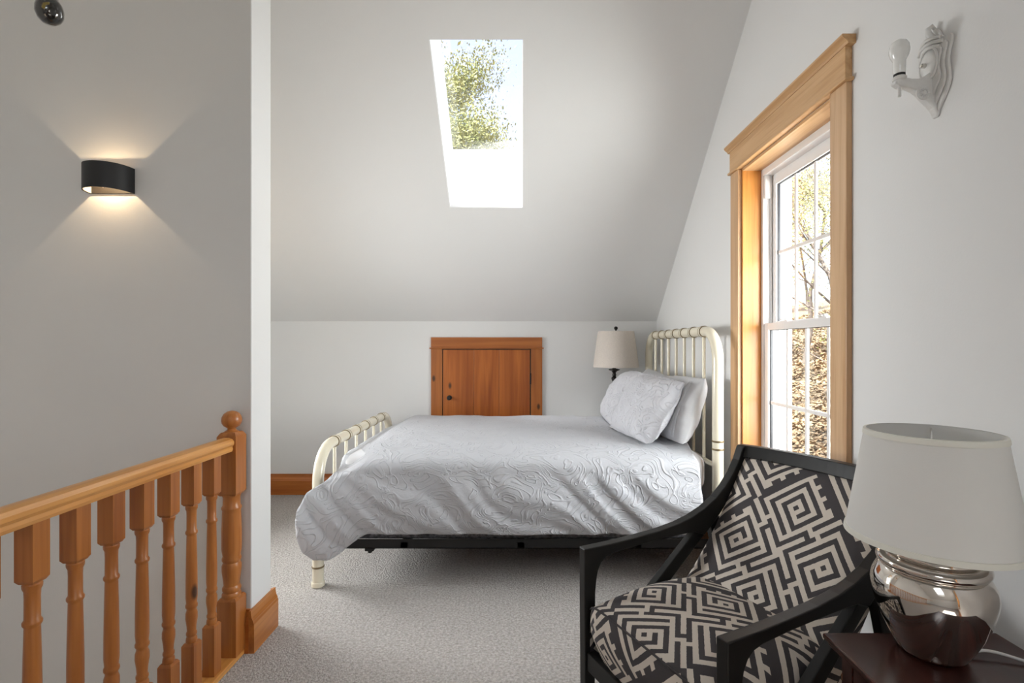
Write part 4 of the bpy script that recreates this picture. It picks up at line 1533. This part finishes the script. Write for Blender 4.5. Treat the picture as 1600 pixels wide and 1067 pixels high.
for x in gx:
    for y in gy:
        g.v.append((x, y, max(-3.2, gz(x, y))))
for i in range(len(gx) - 1):
    for j in range(len(gy) - 1):
        a = i * len(gy) + j
        g.f.append((a, a + len(gy), a + len(gy) + 1, a + 1))
hill = st(g.build('ground', M['ground'], origin=(0, 0, 0), smooth=180), 'brown leaf-covered hillside outside the window', 'ground')
st(bx(-40, -22, -3.3, 1.62, 46, -2.8).build('ground', M['ground'], origin=(0, 0, 0)), 'flat ground around the house below the skylight', 'ground')


def tree(base, height, crown_r, n_leaf, leaf, mat, label, seed, crown_lo=.35, depth=4, lean=(0, 0), name='tree', girth=.011):
    rnd = random.Random(seed)
    t = empty(name, base, label, 'tree', group='trees outside the house')
    wood_ = MB(); tips = []

    def branch(p, d, ln, r, lv):
        pts = [p]; rr = [r]
        q = p.copy()
        dd = d.copy()
        for k in range(4):
            dd = (dd + Vector((rnd.uniform(-.22, .22), rnd.uniform(-.22, .22), rnd.uniform(-.05, .14)))).normalized()
            q = q + dd * ln / 4
            pts.append(q.copy()); rr.append(r * (1 - .16 * (k + 1)))
            if lv >= 2:
                tips.append(q.copy())
        wood_.tube(pts, rr, 5 if lv > 1 else 8)
        if lv < depth:
            for k in range(3 if lv else 6):
                i = rnd.randint(1, 4)
                a = rnd.uniform(0, 2 * PI)
                side_ = Vector((math.cos(a), math.sin(a), rnd.uniform(.1, .7)))
                branch(pts[i] if lv else pts[rnd.randint(2, 4)], (dd * .5 + side_).normalized(), ln * rnd.uniform(.45, .68), rr[i] * .55, lv + 1)
    branch(Vector(base), Vector((lean[0], lean[1], 1)).normalized(), height * .62, height * girth, 0)
    k_s = height / (max(p[2] for p in wood_.v) - base[2])
    B_ = Vector(base)
    wood_.v = [tuple(B_ + (Vector(p) - B_) * k_s) for p in wood_.v]
    tips = [B_ + (p - B_) * k_s for p in tips]
    wood_.build('trunk', M['bark'], t, smooth=60)
    V, F = [], []
    for k in range(n_leaf):
        c = tips[rnd.randrange(len(tips))]
        c = c + Vector((rnd.gauss(0, 1), rnd.gauss(0, 1), rnd.gauss(0, .8))) * crown_r * .12
        a = Vector((rnd.gauss(0, 1), rnd.gauss(0, 1), rnd.gauss(0, 1))).normalized()
        b = a.orthogonal().normalized()
        s = leaf * rnd.uniform(.6, 1.4)
        i = len(V)
        V += [c - a * s, c - b * s * .45, c + a * s, c + b * s * .45]
        F.append((i, i + 1, i + 2, i + 3))
    MB().add(V, F).build('foliage', mat, t, kind='stuff')
    return t


tree((-4.6, 9.6, -2.8), 12.6, 3.0, 90000, .036, M['lf_green'], 'leafy yellow-green tree at the left edge of the skylight view', 11, depth=4)
tree((-3.0, 18.0, -2.8), 15.6, 3.6, 120000, .055, M['lf_green'], 'taller leafy tree further off in the middle of the skylight view', 5, depth=4)
spots = [(6.0, 8.2, 8.0, 'golden'), (8.6, 13.5, 9.0, 'x'), (10.5, 19.0, 10, 'x'), (14.0, 26.5, 11, 'x'), (21.0, 37.5, 12, 'x')]
lab = ['slim golden-leaved tree nearest the side window', 'thin golden tree on the hillside behind the nearest one outside the window', 'pale spring tree midway up the hillside outside the window',
       'tall sparse tree high on the hillside outside the window', 'farthest sparse tree at the hilltop outside the window']
for i, ((x, y, h, _), l_) in enumerate(zip(spots, lab)):
    tree((x, y, gz(x, y) - .1), h, 2.6, 16000 if i else 9000, .03 + .004 * i, M['lf_gold'] if i % 3 else M['lf_green'], l_, 40 + i, depth=3 if i > 3 else 4, name='hillside_tree')

# fallen leaves lying on the hillside in view of the window
rnd = random.Random(3)
V, F = [], []
for k in range(26000):
    y = 4 + 30 * rnd.random() ** 1.3
    x = y * rnd.uniform(.42, .72) + rnd.uniform(-.3, .6)
    if x < 2.2:
        continue
    c = Vector((x, y, gz(x, y) + .05))
    a = Vector((rnd.gauss(0, 1), rnd.gauss(0, 1), rnd.gauss(0, .5))).normalized()
    b = a.cross(Vector((rnd.gauss(0, .4), rnd.gauss(0, .4), 1))).normalized()
    sz = rnd.uniform(.05, .11)
    i = len(V)
    V += [c - a * sz, c - b * sz * .6, c + a * sz, c + b * sz * .6]
    F.append((i, i + 1, i + 2, i + 3))
M['litter'] = leaf_mat('fallen_leaf', (.34, .23, .125), (.20, .14, .085))
MB().add(V, F).build('fallen_leaves', M['litter'], hill, kind='stuff')
